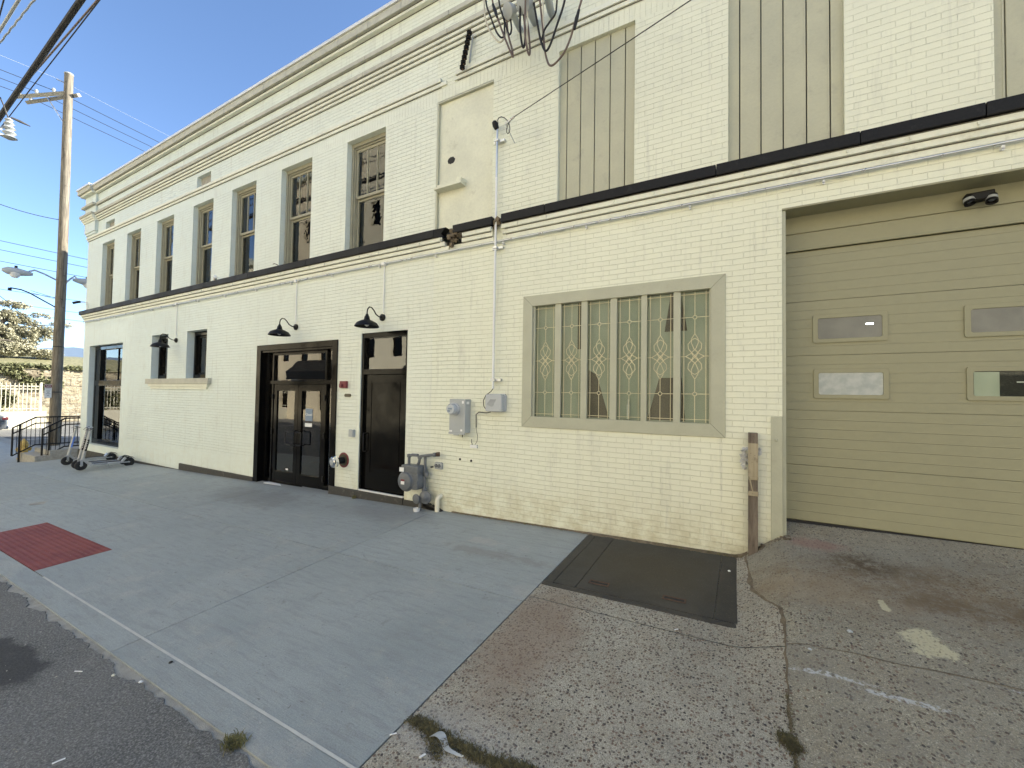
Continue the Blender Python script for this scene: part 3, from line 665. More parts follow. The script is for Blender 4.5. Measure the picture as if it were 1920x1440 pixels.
# storefront corner window
def frame_ring(mb, x0, x1, z0, z1, w_, y0, y1, wb=None, wt=None):
    wb = wb if wb is not None else w_; wt = wt if wt is not None else w_
    mb.box(x0, x0 + w_, y0, y1, z0, z1); mb.box(x1 - w_, x1, y0, y1, z0, z1); mb.box(x0 + w_, x1 - w_, y0, y1, z1 - wt, z1); mb.box(x0 + w_, x1 - w_, y0, y1, z0, z0 + wb)
m = MB(); frame_ring(m, -19.3, -16.63, -.21, 3.05, .10, .14, .30, .16, .13)
m.box(-19.2, -16.73, .13, .30, 1.72, 1.90); m.box(-17.56, -17.53, .19, .24, 1.90, 2.92); m.box(-19.199, -18.86, .15, .29, -.05, 1.719); m.box(-19.199, -18.86, .15, .29, 1.901, 2.919)
sf = part('shop_window', m, BLACK, B, bevel=.004)
m = MB(); m.box(-19.2, -16.73, .215, .221, -.05, 1.72); m.box(-19.2, -16.73, .215, .221, 1.90, 2.92); part('pane', m, GLASSN, sf)
part('inner_post', MB().box(-18.42, -18.28, .23, .30, -.05, 2.92), WHITE, sf)
# two small dark windows
for a, b in ((-14.66, -13.69), (-12.645, -11.64)):
    m = MB(); frame_ring(m, a, b, 1.92, 3.145, .07, .17, .32, .10, .10); sw_ = part('small_window', m, BLACK, B, bevel=.003)
    m = MB(); frame_ring(m, a + .07, b - .07, 2.02, 3.045, .055, .22, .27); m.box((a + b) / 2 - .02, (a + b) / 2 + .02, .22, .27, 2.075, 2.99); part('sash', m, BLACK, sw_, bevel=.002)
    part('pane', MB().box(a + .12, b - .12, .243, .248, 2.07, 2.99), GLASSN, sw_)
# double entrance doors
m = MB()
m.box(-9.42, -9.27, -.025, .12, -.36, 2.62); m.box(-6.90, -6.76, -.025, .12, -.30, 2.62); m.box(-9.27, -6.90, -.025, .12, 2.50, 2.62)
m.box(-9.27, -6.90, .0, .12, 2.455, 2.499)
for x in (-9.27, -9.02, -7.26, -6.985): m.box(x, x + (.075 if x in (-9.27, -6.985) else .05), .10, .20, -.36, 2.454)
m.box(-9.195, -6.985, .095, .205, 1.775, 1.85); m.box(-8.97, -7.26, .10, .20, 2.40, 2.454)
m.box(-9.195, -9.02, .10, .20, -.36, -.26); m.box(-7.21, -6.985, .10, .20, -.36, -.22); m.box(-8.97, -7.26, .08, .22, -.36, -.322)
ef = part('entrance_frame', m, BLACK, B, bevel=.003)
for a, b, hx in ((-8.965, -8.118, -8.20), (-8.112, -7.265, -8.03)):
    m = MB(); m.box(a, a + .115, .115, .165, -.318, 1.77); m.box(b - .115, b, .115, .165, -.318, 1.77); m.box(a + .115, b - .115, .115, .165, 1.63, 1.77); m.box(a + .115, b - .115, .115, .165, -.318, -.085)
    part('door_leaf', m, BLACK, ef, bevel=.003)
    part('pane', MB().box(a + .11, b - .11, .137, .143, -.09, 1.635), GLASSN, ef)
    s_ = -1 if hx < -8.1 else 1; hx0 = hx + (0 if s_ < 0 else 0)
    m = MB().tube([(hx0, .112, .80), (hx0, .045, .80), (hx0 + s_ * .0, .03, .78), (hx0 + s_ * .16, .03, .78), (hx0 + s_ * .17, .03, .76), (hx0 + s_ * .17, .03, .54), (hx0 + s_ * .16, .03, .52), (hx0, .03, .52), (hx0, .045, .50), (hx0, .112, .50)], .011, 8)
    part('pull_handle', m, BLACKM, ef, smooth=True)
for x in (-8.985, -7.245):
    for z in (1.5, .75, -.1): part('hinge', MB().box(x - .012, x + .012, .085, .115, z - .055, z + .055), BLACKM, ef)
m = MB(); m.box(-8.97, -7.26, .147, .152, 1.85, 2.40)
m.box(-9.195, -9.02, .147, .152, -.26, 1.775); m.box(-9.195, -9.02, .147, .152, 1.85, 2.454); m.box(-7.21, -6.985, .147, .152, -.22, 1.775); m.box(-7.21, -6.985, .147, .152, 1.85, 2.454)
part('pane', m, GLASSN, ef)
part('sill_plate', MB().box(-9.0, -7.22, -.03, .08, -.37, -.34), WHITE, ef)
BLUEG = paint('blue grey card', (.20, .26, .34), .6)
cs = part('closed_sign', MB().box(-7.88, -7.66, .131, .1335, 1.02, 1.27), BLUEG, ef)
part('closed_lettering', text_mb('Closed', .075, (-7.77, .1295, 1.15), (1, 0, 0), (0, 0, 1), .0005), WHITE, ef)
part('notice_sticker', MB().box(-7.89, -7.67, .132, .1335, .90, .975), WHITE, ef)
part('notice_lettering', text_mb('= = = =', .05, (-7.78, .1305, .937), (1, 0, 0), (0, 0, 1), .0003), BASEC, ef) if False else None
part('door_sticker', MB().box(-8.56, -8.40, .132, .1335, -.055, .0), BLACKM, ef)
part('door_sticker', MB().box(-8.49, -8.41, .1295, .1315, -.045, -.012), WHITE, ef)
# single black door with transom
m = MB(); frame_ring(m, -6.13, -5.005, -.145, 2.70, .05, .02, .16, .02, .09); m.box(-6.08, -5.055, .02, .16, 1.945, 2.04)
bd = part('door_frame', m, BLACK, B, bevel=.003)
m = MB(); m.box(-6.078, -5.058, .07, .115, -.12, 1.943)
lf = part('door_leaf', m, BLACK, bd, bevel=.003)
m = MB(); a, b, c, d = -5.92, -5.21, .18, 1.80
for q in ((a, a + .015, c, d), (b - .015, b, c, d), (a, b, d - .015, d), (a, b, c, c + .015)): m.box(q[0], q[1], .062, .0695, q[2], q[3])
part('panel_moulding', m, BLACK, bd, bevel=.002)
part('pane', MB().box(-6.08, -5.055, .085, .09, 2.04, 2.61), GLASSN, bd)
part('pull_handle', MB().tube([(-6.03, .072, .88), (-6.03, .02, .88), (-6.03, .01, .86), (-6.03, .01, .57), (-6.03, .02, .55), (-6.03, .072, .55)], .011, 8), BLACKM, bd, smooth=True)
# leaded glass window
m = MB()
x0, x1, z0, z1 = -2.78, -.185, 1.165, 3.03; wd = .15
m.prism([(x0, -.02, z0), (x0, -.02, z1), (x0 + wd, -.02, z1 - wd), (x0 + wd, -.02, z0 + wd)], (0, .12, 0)); m.prism([(x1, -.02, z1), (x1, -.02, z0), (x1 - wd, -.02, z0 + wd), (x1 - wd, -.02, z1 - wd)], (0, .12, 0))
m.prism([(x0 + .002, -.02, z1), (x1 - .002, -.02, z1), (x1 - wd - .002, -.02, z1 - wd), (x0 + wd + .002, -.02, z1 - wd)], (0, .12, 0)); m.prism([(x1 - .002, -.02, z0), (x0 + .002, -.02, z0), (x0 + wd + .002, -.02, z0 + wd), (x1 - wd - .002, -.02, z0 + wd)], (0, .12, 0))
lw = part('leaded_window', m, TRIM, B, bevel=.003)
PX = [(-2.60, -2.29), (-2.20, -1.91), (-1.825, -1.515), (-1.43, -1.125), (-1.055, -.745), (-.665, -.355)]
m = MB()
for (a, b), (c, d) in zip(PX, PX[1:]): m.box(b, c, .0, .09, 1.315, 2.88)
m.box(-2.63, -2.60, .01, .09, 1.315, 2.88); m.box(-.355, -.335, .01, .09, 1.315, 2.88)
part('mullions', m, TRIM, lw, bevel=.003)
gr = N('green backing'); P_ = gr.pos(); GREENB = gr.done(gr.mix(gr.ramp(gr.noise(gr.vmul(P_, (1, 1, .6)), 1.6, 4), .3, .7), (.44, .50, .42), (.56, .60, .52)), .8)
CAME = paint('pale brass came', (.72, .66, .46), .4, .3)
part('backing', MB().box(-2.7, -.24, .10, .11, 1.25, 2.96), GREENB, lw)
m = MB(); m.box(-1.99, -1.93, .094, .0995, 2.25, 2.9); m.prism([(-1.93, .094, 1.33), (-1.55, .094, 1.33), (-1.72, .094, 1.9), (-1.86, .094, 1.98), (-1.93, .094, 1.95)], (0, .005, 0)) ; m.prism([(-1.06, .094, 1.33), (-.62, .094, 1.33), (-.66, .094, 1.85), (-.92, .094, 1.85)], (0, .005, 0)); m.prism([(-.86, .094, 2.42), (-.6, .094, 2.42), (-.68, .094, 2.93), (-.78, .094, 2.93)], (0, .005, 0))
part('dark_shapes', m, paint('brownish grey shapes', (.16, .145, .12), .9), lw)  # flat brownish grey shapes just in front of the green backing
part('bottle', MB().lathe((-1.29, .072, 1.33), (0, 0, 1), [(0, .022), (.17, .022), (.2, .010), (.25, .010)], 12), WHITE, lw, smooth=True)
m = MB(); m.box(-2.62, -.34, .040, .044, 1.315, 2.88); part('pane', m, GLASSS, lw)
def came_panel(cx, w_):
    m = MB(); y = .036; hw = w_ / 2; r = .0034
    def ln(pts): m.tube([(cx + p[0], y, p[1]) for p in pts], r, 6)
    zt, zb = 2.875, 1.32; e = hw - .035
    for s_ in (-1, 1): ln([(s_ * e, zb), (s_ * e, zt)])
    ln([(-hw, zt - .035), (hw, zt - .035)]); ln([(-hw, zb + .035), (hw, zb + .035)])
    z1_, z2_, zc = 2.565, 1.655, 2.10
    def circ(z, rr): ln([(math.cos(t) * rr, z + math.sin(t) * rr) for t in [2 * math.pi * k / 14 for k in range(15)]])
    for z in (z1_, z2_): circ(z, .022); ln([(-hw, z), (-.022, z)]); ln([(.022, z), (hw, z)])
    ln([(0, zt), (0, z1_ + .022)]); ln([(0, z1_ - .022), (0, zc + .27)]); ln([(0, zb), (0, z2_ - .022)]); ln([(0, z2_ + .022), (0, zc - .27)])
    for s_ in (-1, 1):                       # upright knot, mirrored in z
        ln([(0, zc + s_ * .27), (-.035, zc + s_ * .21), (-.038, zc + s_ * .16), (-.01, zc + s_ * .09), (.05, zc + s_ * .03), (.10, zc)])
        ln([(0, zc + s_ * .27), (.035, zc + s_ * .21), (.038, zc + s_ * .16), (.01, zc + s_ * .09), (-.05, zc + s_ * .03), (-.10, zc)])
        for t in (-1, 1):
            ln([(0, zc + s_ * .215), (t * .04, zc + s_ * .19), (t * .075, zc + s_ * .145), (t * .07, zc + s_ * .09), (t * .03, zc + s_ * .04), (-t * .02, zc - s_ * .01), (-t * .035, zc - s_ * .04)])
    ln([(-hw, zc), (-.10, zc)]); ln([(.10, zc), (hw, zc)])
    return m
m = MB()
for a, b in PX: q = came_panel((a + b) / 2, b - a); m.add(q.v, q.f)
part('came_pattern', m, CAME, lw, smooth=True)
# garage door
GDOOR = paint('khaki garage door paint', (.29, .278, .178), .5, var=.05, scale=1.5, bumpd=.0012)
m = MB(); zz = .285; k = 0
m.box(.395, 4.58, .335, .36, .275, 3.27)
z = .285
while z < 3.2:
    zt = min(z + .1005, 3.262); big = (k % 6 == 5); m.box(.395, 4.58, .307, .336, z + .0006 + (.003 if k % 6 == 0 else 0), zt - .0004); z = zt; k += 1
gd = part('garage_door', m, GDOOR, B, bevel=.0012)
m = MB(); m.box(.358, 4.6, .285, .40, 3.47, 3.70); m.box(.3585, 4.6, .30, .40, 3.285, 3.4695); m.box(.3585, 4.6, .27, .3, 3.268, 3.292)
part('door_header', m, GDOOR, B, bevel=.004)
part('soffit', MB().box(.357, 4.6, .001, .4, 3.655, 3.672), GDOOR, B)
m = MB(); m.box(.3575, .392, .02, .40, -.2, 3.654); m.box(.392, .41, .28, .306, .25, 3.27)
part('door_jamb', m, TRIM, B, bevel=.003)
part('bottom_seal', MB().box(.395, 4.58, .312, .34, .20, .277), RUBBER, gd)
FROST = N('frosted pane'); FROST = FROST.done(FROST.mix(FROST.ramp(FROST.noise(FROST.pos(), 14, 6), .3, .7), (.34, .37, .36), (.46, .48, .46)), .35)
SMOKE = N('smoky pane'); SMOKE = SMOKE.done(SMOKE.mix(SMOKE.ramp(SMOKE.noise(SMOKE.pos(), 4, 4), .3, .7), (.13, .135, .125), (.18, .18, .165)), .2)
def rrect(x0, x1, z0, z1, r, y, n=5):
    pts = []
    for cx, cz, a0 in ((x1 - r, z1 - r, 0), (x0 + r, z1 - r, 90), (x0 + r, z0 + r, 180), (x1 - r, z0 + r, 270)):
        for i in range(n + 1): a = R(a0 + 90 * i / n); pts.append(Vector((cx + r * math.cos(a), y, cz + r * math.sin(a))))
    return pts
for i, (a, b, c, d, mt) in enumerate(((.66, 1.29, 2.23, 2.54, SMOKE), (1.85, 2.48, 2.23, 2.54, SMOKE), (.665, 1.295, 1.625, 1.945, FROST), (1.86, 2.49, 1.625, 1.945, GLASSG), (3.05, 3.68, 2.23, 2.54, SMOKE), (3.06, 3.69, 1.625, 1.945, SMOKE))):
    m = MB(); o1 = rrect(a, b, c, d, .02, .292); i1 = rrect(a + .045, b - .045, c + .042, d - .042, .02, .292); o2 = [p + Vector((0, .02, 0)) for p in o1]; i2 = [p + Vector((0, .02, 0)) for p in i1]; n_ = len(o1)
    m.add(o1 + i1 + o2 + i2, [(k, (k + 1) % n_, n_ + (k + 1) % n_, n_ + k) for k in range(n_)] + [(k, 2 * n_ + k, 2 * n_ + (k + 1) % n_, (k + 1) % n_) for k in range(n_)] + [(n_ + k, n_ + (k + 1) % n_, 3 * n_ + (k + 1) % n_, 3 * n_ + k) for k in range(n_)])
    part('window_frame', m, GDOOR, gd, bevel=.002)
    if mt is GLASSG:
        part('dark_interior', MB().box(a + .03, b - .03, .3045, .3065, c + .03, d - .03), BASEC, gd)
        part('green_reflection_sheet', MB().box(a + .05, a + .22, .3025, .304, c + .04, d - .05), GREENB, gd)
        part('white_line', MB().box(b - .30, b - .05, .3025, .304, c + .17, c + .18), WHITE, gd)  # thin plain white line across the dark pane
        part('pane', MB().box(a + .03, b - .03, .2985, .3015, c + .03, d - .03), mt, gd)
    else: part('pane', MB().box(a + .03, b - .03, .3005, .3065, c + .03, d - .03), mt, gd)
em = N('fluorescent tube'); em.p.inputs['Emission Color'].default_value = (1, 1, .95, 1); em.p.inputs['Emission Strength'].default_value = 3; TUBE = em.done((1, 1, 1))
part('tube_light', MB().box(1.115, 1.175, .2975, .3, 2.405, 2.42), TUBE, gd)
part('guard_plate', MB().box(.252, .3565, -.012, .0, -.15, 1.42).box(.3575, .36, -.011, .10, -.15, 1.42), TRIM, B, bevel=.002)
part('bolt', MB().lathe((.30, -.013, 1.17), (0, -1, 0), [(0, .016), (.008, .016), (.012, .008)], 6), TRIM, B)
# mortar and paint fallen at the pier foot
mb = MB()
for k in range(26):
    x = random.uniform(.1, .42); y = random.uniform(-.09, -.01); s_ = random.uniform(.01, .03); mb.obox((x, y, drive(x, y) + .012), (s_, s_ * .7, s_ * .5), Matrix.Rotation(random.uniform(0, 3), 3, 'Z'))
struct('pier_rubble', mb, DIRT)

# ------------------------------------------------------------------ things on the wall
GL = 'barn lamps on goosenecks over the doors and windows'
def barn_lamp(x, z, label, loc_only=None):
    t = thing('wall_lamp', label, 'wall lamp', (x, 0, z), GL)
    part('base', MB().lathe((x, 0, z), (0, -1, 0), [(0, .062), (.025, .062), (.035, .05), (.04, .02), (.06, .018)], 20), BLACKM, t, smooth=True)
    arc = [(x, -.05, z), (x, -.10, z + .002), (x, -.16, z + .03), (x, -.21, z + .09), (x, -.26, z + .13), (x, -.31, z + .13), (x, -.345, z + .09), (x, -.355, z + .04), (x, -.355, z - .02)]
    part('gooseneck', MB().tube(arc, .0105, 10), BLACKM, t, smooth=True)
    prof = [(0, .02), (.03, .03), (.04, .04), (.09, .05), (.10, .06), (.115, .10), (.15, .165), (.205, .20), (.21, .203), (.215, .203), (.205, .195), (.155, .15), (.12, .09), (.11, .02)]
    part('shade', MB().lathe((x, -.355, z - .0), (0, 0, -1), prof, 28), BLACKM, t, smooth=True)
    part('bulb', MB().lathe((x, -.355, z - .13), (0, 0, -1), [(0, .02), (.03, .035), (.06, .035), (.08, .01)], 14), WHITE, t, smooth=True)
    return t
L3 = barn_lamp(-5.60, 2.95, 'black barn lamp over the single black door, nearest the camera')
dup(L3, (-8.07, 0, 2.945), 0, 'black barn lamp over the glazed double doors')
dup(L3, (-13.2, 0, 2.935), 0, 'black barn lamp in front of the left small dark window')
dup(L3, (BX0 - .0, 1.2, 2.93), R(-90), 'black barn lamp sticking out round the far corner of the building')
# long galvanised conduit under the corbel
t = thing('long_conduit', 'long galvanised conduit running under the corbel with white drops to the lamps', 'conduit', (-6, -.04, 3.88))
part('pipe', MB().tube([(BX0 + .02, -.042, 3.895), (BX1, -.042, 3.905)], .0145, 10), GALV, t, smooth=True)
for x in (-13.2, -8.07, -5.57):
    part('junction_box', MB().box(x - .035, x + .035, -.065, .0, 3.865, 3.925), WHITE, t, bevel=.006)
    part('drop_pipe', MB().tube([(x, -.02, 3.865), (x, -.02, 3.02)], .009, 8), WCOND, t, smooth=True)
for x in frange(-18.5, 2, 1.32):
    m = MB(); m.obox((x, -.022, 3.868), (.02, .04, .035)); m.lathe((x, -.03, 3.85), (0, -1, 0), [(0, .012), (.012, .012)], 8); part('clip', m, WHITE, t)
for x in (-2.2, .9): part('coupling', MB().tube([(x - .05, -.042, 3.899), (x + .05, -.042, 3.9)], .02, 10), GALV, t, smooth=True)
# vertical mast conduit
t = thing('mast_conduit', 'white vertical service conduit with strut straps between the two storeys', 'conduit', (-3.23, -.06, 1.7))
part('pipe', MB().tube([(-3.235, -.075, 5.60), (-3.235, -.075, 3.9)], .0165, 10), GALV, t, smooth=True)
part('lower_pipe', MB().tube([(-3.235, -.075, 4.86), (-3.235, -.075, 4.80)], .021, 10).tube([(-3.235, -.075, 4.8), (-3.235, -.075, 1.70)], .018, 10), WCOND, t, smooth=True)
for z in (5.42, 3.80, 1.83): part('strut_strap', MB().box(-3.30, -3.12, -.055, .0, z - .02, z + .02).box(-3.27, -3.20, -.10, -.055, z - .014, z + .014), GALV, t, bevel=.003)
part('weather_cap', MB().lathe((-3.24, -.08, 5.59), (-.25, -.35, 1), [(0, .022), (.01, .035), (.06, .045), (.11, .038), (.13, .01)], 14), BLACKM, t, smooth=True)
m = MB().tube([tuple(wp(a_, b_, y_)) for a_, b_, y_ in ((934, 232, -.14), (933, 226, -.18), (935, 221, -.22), (940, 219, -.26), (946, 221, -.28), (951, 226, -.3), (955, 233, -.3), (956, 241, -.3), (955, 248, -.3), (952, 251, -.3), (950, 248, -.3), (950, 241, -.3), (953, 233, -.32), (957, 226, -.36))], .006, 6)
part('cable_loop', m, RUBBER, t, smooth=True)
wq = lambda px, py, y: wp(px, py, y)
a = wq(948, 233, -.36); b = wq(964, 219, -.36)
dr = thing('service_cable', 'thin black overhead cable rising right from the mast on the wall', 'cable', tuple(a))
part('dead_end_clamp', MB().tube([a, b], .016, 8), GALV, dr, smooth=True)
d = (_ray(1275, 0)); e = CAM + d * (4.45 / d.y); pts = []
for i in range(25):
    s_ = i / 24 * 4.5; p = b + (e - b) * s_; p.z -= .12 * math.sin(math.pi * min(1, s_ / 4.5)) - .12 * math.sin(math.pi / 4.5) * 0; pts.append(p)
part('wire', MB().tube(pts, .0055, 6), RUBBER, dr, smooth=True)
part('wall_hook', MB().tube([a, (a.x - .05, 0, a.z - .06)], .006, 6), GALV, dr)
# insulator rack on wall
t = thing('insulator_rack', 'black insulator rack fixed on the upper wall left of the cable heads', 'insulator rack', tuple(wp(876, 95, 0)))
a = wp(888, 58, -.02); b = wp(880, 118, -.02)
part('backing_strip', MB().tube([a, b], .012, 6), GREYP, t)
for k in range(8):
    c = wp(880 - k * 1.9, 62 + k * 9.2, -.11); part('spool', MB().lathe((c.x - .0, c.y, c.z - .028), (0, 0, 1), [(0, .03), (.012, .043), (.02, .028), (.036, .028), (.044, .043), (.056, .03)], 12), BLACKM, t, smooth=True)
a = wp(882, 55, -.11); b = wp(867, 132, -.11); part('rod', MB().tube([a, b], .012, 6), RUST, t)
# service heads with hanging loops
t = thing('weatherhead_cluster', 'three grey weatherheads on pipes with black and cream cable loops at the top edge', 'service heads', tuple(wp(1000, 45, 0)))
for (pw, ph, r) in (((976, 56), (957, 20), .045), ((1004, 43), (986, 8), .055), ((1036, 28), (1020, -22), .055)):
    a = wp(*pw, 0); b = wp(ph[0] + 4, ph[1] + 4, -.42); c = wp(*ph, -.48); part('pipe', MB().tube([a + Vector((0, .0, 0)), a + Vector((0, -.06, .0)), b], r * .95, 14), GREYP, t, smooth=True)
    dv = Vector((-.35, -.7, -.5)); part('head', MB().lathe(c - dv.normalized() * .09, dv, [(0, r * .9), (.03, r * 1.5), (.10, r * 2.0), (.15, r * 2.1), (.155, r * 1.6), (.16, .01)], 18), GREYP, t, smooth=True)
def loop(pts, r, mat, y0=-.52, y1=-.45):
    n = len(pts); P3 = [wp(p[0], p[1], y0 + (y1 - y0) * i / (n - 1)) for i, p in enumerate(pts)]
    Q = []                                   # Catmull-Rom
    for i in range(n - 1):
        p0, p1, p2, p3 = P3[max(0, i - 1)], P3[i], P3[i + 1], P3[min(n - 1, i + 2)]
        for k in range(5):
            s_ = k / 5; Q.append(.5 * ((2 * p1) + (p2 - p0) * s_ + (2 * p0 - 5 * p1 + 4 * p2 - p3) * s_ * s_ + (3 * p1 - p0 - 3 * p2 + p3) * s_ ** 3))
    Q.append(P3[-1]); part('cable', MB().tube(Q, r, 8), mat, t, smooth=True)
CREAM = paint('cream insulated cable', (.55, .51, .40), .5); BROWNC = paint('brown insulated cable', (.13, .09, .07), .5)
loop([(907, -30), (908, 0), (909, 30), (917, 55), (930, 74), (938, 79), (945, 72), (949, 58), (951, 38)], .012, CREAM)
loop([(909, -30), (912, 8), (920, 32), (930, 58), (939, 70), (945, 66), (946, 45), (947, 30)], .012, RUBBER, -.56)
loop([(920, -30), (924, 5), (931, 28), (943, 62), (955, 92), (962, 107), (960, 92), (953, 65), (950, 35)], .013, BROWNC, -.6)
loop([(933, -30), (936, 5), (942, 28), (949, 50), (955, 65), (959, 55), (957, 35)], .012, RUBBER, -.5)
loop([(978, -30), (976, 5), (975, 50), (979, 84), (983, 86), (985, 60), (981, 20)], .015, RUBBER)
loop([(986, -30), (985, 10), (984, 60), (989, 95), (993, 102), (993, 80), (988, 30)], .013, BROWNC, -.6)
loop([(990, -30), (990, 0), (989, 40), (988, 70), (990, 92)], .011, CREAM, -.5)
loop([(1001, 6), (1006, 35), (1013, 72), (1020, 92), (1026, 94), (1034, 78), (1046, 42), (1056, 12), (1064, -25)], .014, RUBBER, -.45, -.6)
loop([(1012, 0), (1017, 45), (1021, 90), (1026, 114), (1032, 123), (1042, 118), (1058, 98), (1070, 70), (1079, 38), (1092, -5), (1100, -30)], .013, BROWNC, -.45, -.6)
loop([(1046, -30), (1044, 5), (1041, 26), (1030, 42), (1020, 58), (1016, 76)], .012, RUBBER, -.6, -.5)
loop([(1018, 0), (1019, 40), (1021, 75)], .012, CREAM, -.48)
part('cable_joint', MB().tube([wp(1077, 55, -.6), wp(1081, 35, -.6), wp(1086, 18, -.6)], [.016, .024, .014], 8), RUBBER, t, smooth=True)
part('cable_joint', MB().tube([wp(924, 8, -.58), wp(929, 22, -.58), wp(932, 32, -.58)], [.016, .024, .014], 8), RUBBER, t, smooth=True)

# electric meter
t = thing('electric_meter', 'grey metal electric meter cabinet with round glass meter left of the leaded window', 'electric meter', (-3.82, 0, 1.02))
m = MB().box(-3.97, -3.675, -.15, 0, 1.025, 1.535); part('cabinet', m, GREYP, t, bevel=.006)
part('lid_lip', MB().box(-3.975, -3.67, -.158, -.15, 1.0, 1.03).box(-3.88, -3.78, -.158, -.15, .985, 1.0), GREYP, t, bevel=.002)
part('hub', MB().lathe((-3.87, -.15, 1.385), (0, -1, 0), [(0, .098), (.02, .098), (.022, .088), (.03, .088)], 28), GREYL, t, smooth=True)
part('meter_glass', MB().lathe((-3.87, -.178, 1.385), (0, -1, 0), [(0, .082), (.07, .08), (.085, .07), (.09, .001)], 28), paint('meter face', (.50, .53, .56), .25), t, smooth=True)
part('display', MB().box(-3.905, -3.835, -.27, -.2675, 1.38, 1.405).box(-3.915, -3.87, -.27, -.2675, 1.345, 1.37), BLUEG, t)
for q in ((-3.965, -3.91, 1.035, 1.06), (-3.755, -3.72, 1.05, 1.08)): part('sticker', MB().box(q[0], q[1], -.1525, -.15, q[2], q[3]), WHITE, t)
part('sticker', MB().box(-3.672, -3.67, -.12, -.05, 1.46, 1.5).box(-3.735, -3.70, -.1525, -.15, 1.47, 1.51), WHITE, t)
single('wall_slot', MB().box(-3.83, -3.815, -.004, .001, .945, .985), DARK, 'tiny black slot in the wall just below the grey meter cabinet', 'wall hole')
# cable box
t = thing('cable_box', 'light grey plastic cable box with ribbed emblem under the white conduit', 'cable box', (-3.18, 0, 1.37))
part('case', MB().prism(rrect(-3.33, -3.055, 1.365, 1.62, .035, -.13), (0, .125, 0)), GREYL, t, bevel=.008, smooth=True)
part('base_plate', MB().prism(rrect(-3.335, -3.04, 1.36, 1.625, .035, -.03), (0, .029, 0)), GREYL, t)
m = MB()
for k in range(6):
    o_ = -.05 + k * .02; m.tube([(-3.25 + o_ - .0, -.133, 1.44 + max(0, -o_ * .5)), (-3.235 + o_, -.133, 1.49), (-3.19 + o_ * .9, -.133, 1.545)], .0035, 6)
part('ribs', m, GREYL, t, smooth=True)
part('feed_cable', MB().tube([(-3.235, -.075, 1.70), (-3.25, -.10, 1.66), (-3.33, -.12, 1.60), (-3.37, -.12, 1.52), (-3.36, -.12, 1.44), (-3.32, -.12, 1.39)], .006, 6), RUBBER, t, smooth=True)
part('drop_cable', MB().tube([(-3.28, -.06, 1.355), (-3.35, -.06, 1.34), (-3.50, -.04, 1.345), (-3.555, -.03, 1.31), (-3.56, -.02, 1.22), (-3.56, -.015, 1.11)], .007, 6), RUBBER, t, smooth=True)
part('thin_wire', MB().tube([(-3.56, -.015, 1.11), (-3.55, -.015, 1.05), (-3.53, -.015, .98), (-3.54, -.015, .90), (-3.575, -.015, .85)], .003, 5), BASEC, t, smooth=True)
t = thing('wire_box', 'small white box with thin wire below the cable box', 'junction box', (-3.6, 0, .8))
part('case', MB().box(-3.655, -3.53, -.035, 0, .795, .845), WHITE, t, bevel=.004); part('wire_stub', MB().tube([(-3.62, -.02, .845), (-3.635, -.02, .88), (-3.635, -.02, .93)], .004, 6), BASEC, t)
# outlet
t = thing('wall_outlet', 'small grey weatherproof outlet right of the gas meter', 'outlet', (-4.27, 0, .42))
part('plate', MB().prism(rrect(-4.335, -4.19, .41, .52, .02, -.035), (0, .034, 0)), GREYP, t, bevel=.004)
for x in (-4.30, -4.24): part('cover', MB().lathe((x, -.035, .465), (0, -1, 0), [(0, .028), (.014, .028), (.018, .015)], 14), GREYD, t, smooth=True)
part('plug', MB().lathe((-4.345, -.05, .445), (-1, -.6, -.2), [(0, .012), (.045, .012)], 10), BLACKM, t); part('loose_wire', MB().tube([(-4.23, -.02, .41), (-4.20, -.02, .35), (-4.17, -.02, .29)], .002, 5), WHITE, t)
for i, (x, z) in enumerate(((-3.86, .60), (-3.65, .595))): single('wall_anchor', MB().lathe((x, 0, z), (0, -1, 0), [(0, .018), (.012, .015), (.02, .005)], 10), BASEC, ('left' if i == 0 else 'right') + ' one of two small dark anchor studs in the lower wall', 'wall anchor', 'anchor studs')
# alarm devices, plaque
t = thing('fire_alarm', 'small dark red fire alarm box between the two black doors', 'fire alarm', (-6.55, 0, 1.69)); part('case', MB().box(-6.64, -6.46, -.05, 0, 1.695, 1.825), REDP, t, bevel=.006); part('horn', MB().box(-6.62, -6.55, -.075, -.05, 1.715, 1.775), REDP, t, bevel=.004)
single('wall_plaque', MB().prism(rrect(-6.53, -6.37, 1.53, 1.59, .028, -.02), (0, .02, 0)), BRONZE, 'small dark oval plaque under the red alarm box', 'plaque')
t = thing('key_box', 'small grey metal box beside the single black door', 'key box', (-6.3, 0, .80)); part('case', MB().box(-6.36, -6.235, -.045, 0, .80, .935), GREYP, t, bevel=.004); part('cover', MB().box(-6.30, -6.24, -.055, -.045, .805, .93), GREYP, t, bevel=.003)
# fire department connection
t = thing('fire_connection', 'chrome fire hose connection on dark pipe with red collar beside the doors', 'fire hose connection', (-6.52, 0, .35))
part('collar', MB().lathe((-6.52, 0, .355), (0, -1, 0), [(0, .14), (.008, .14), (.012, .12), (.006, .11)], 32), REDP, t, smooth=True)
part('collar_face', MB().lathe((-6.52, -.0125, .355), (0, -1, 0), [(0, .108), (.002, .108)], 28), BRONZE, t)
for k, ch in enumerate('AUTO SPKR'):
    if ch == ' ': continue
    a = R(150 - k * 15); part('lettering', text_mb(ch, .03, (-6.52 + .10 * math.cos(a), -.0145, .355 + .10 * math.sin(a)), (math.cos(a - math.pi / 2), 0, math.sin(a - math.pi / 2)), (math.cos(a), 0, math.sin(a)), .001), WHITE, t) if False else None
part('pipe', MB().tube([(-6.52, -.01, .355), (-6.53, -.08, .35), (-6.55, -.15, .34)], .062, 16), BLACKM, t, smooth=True)
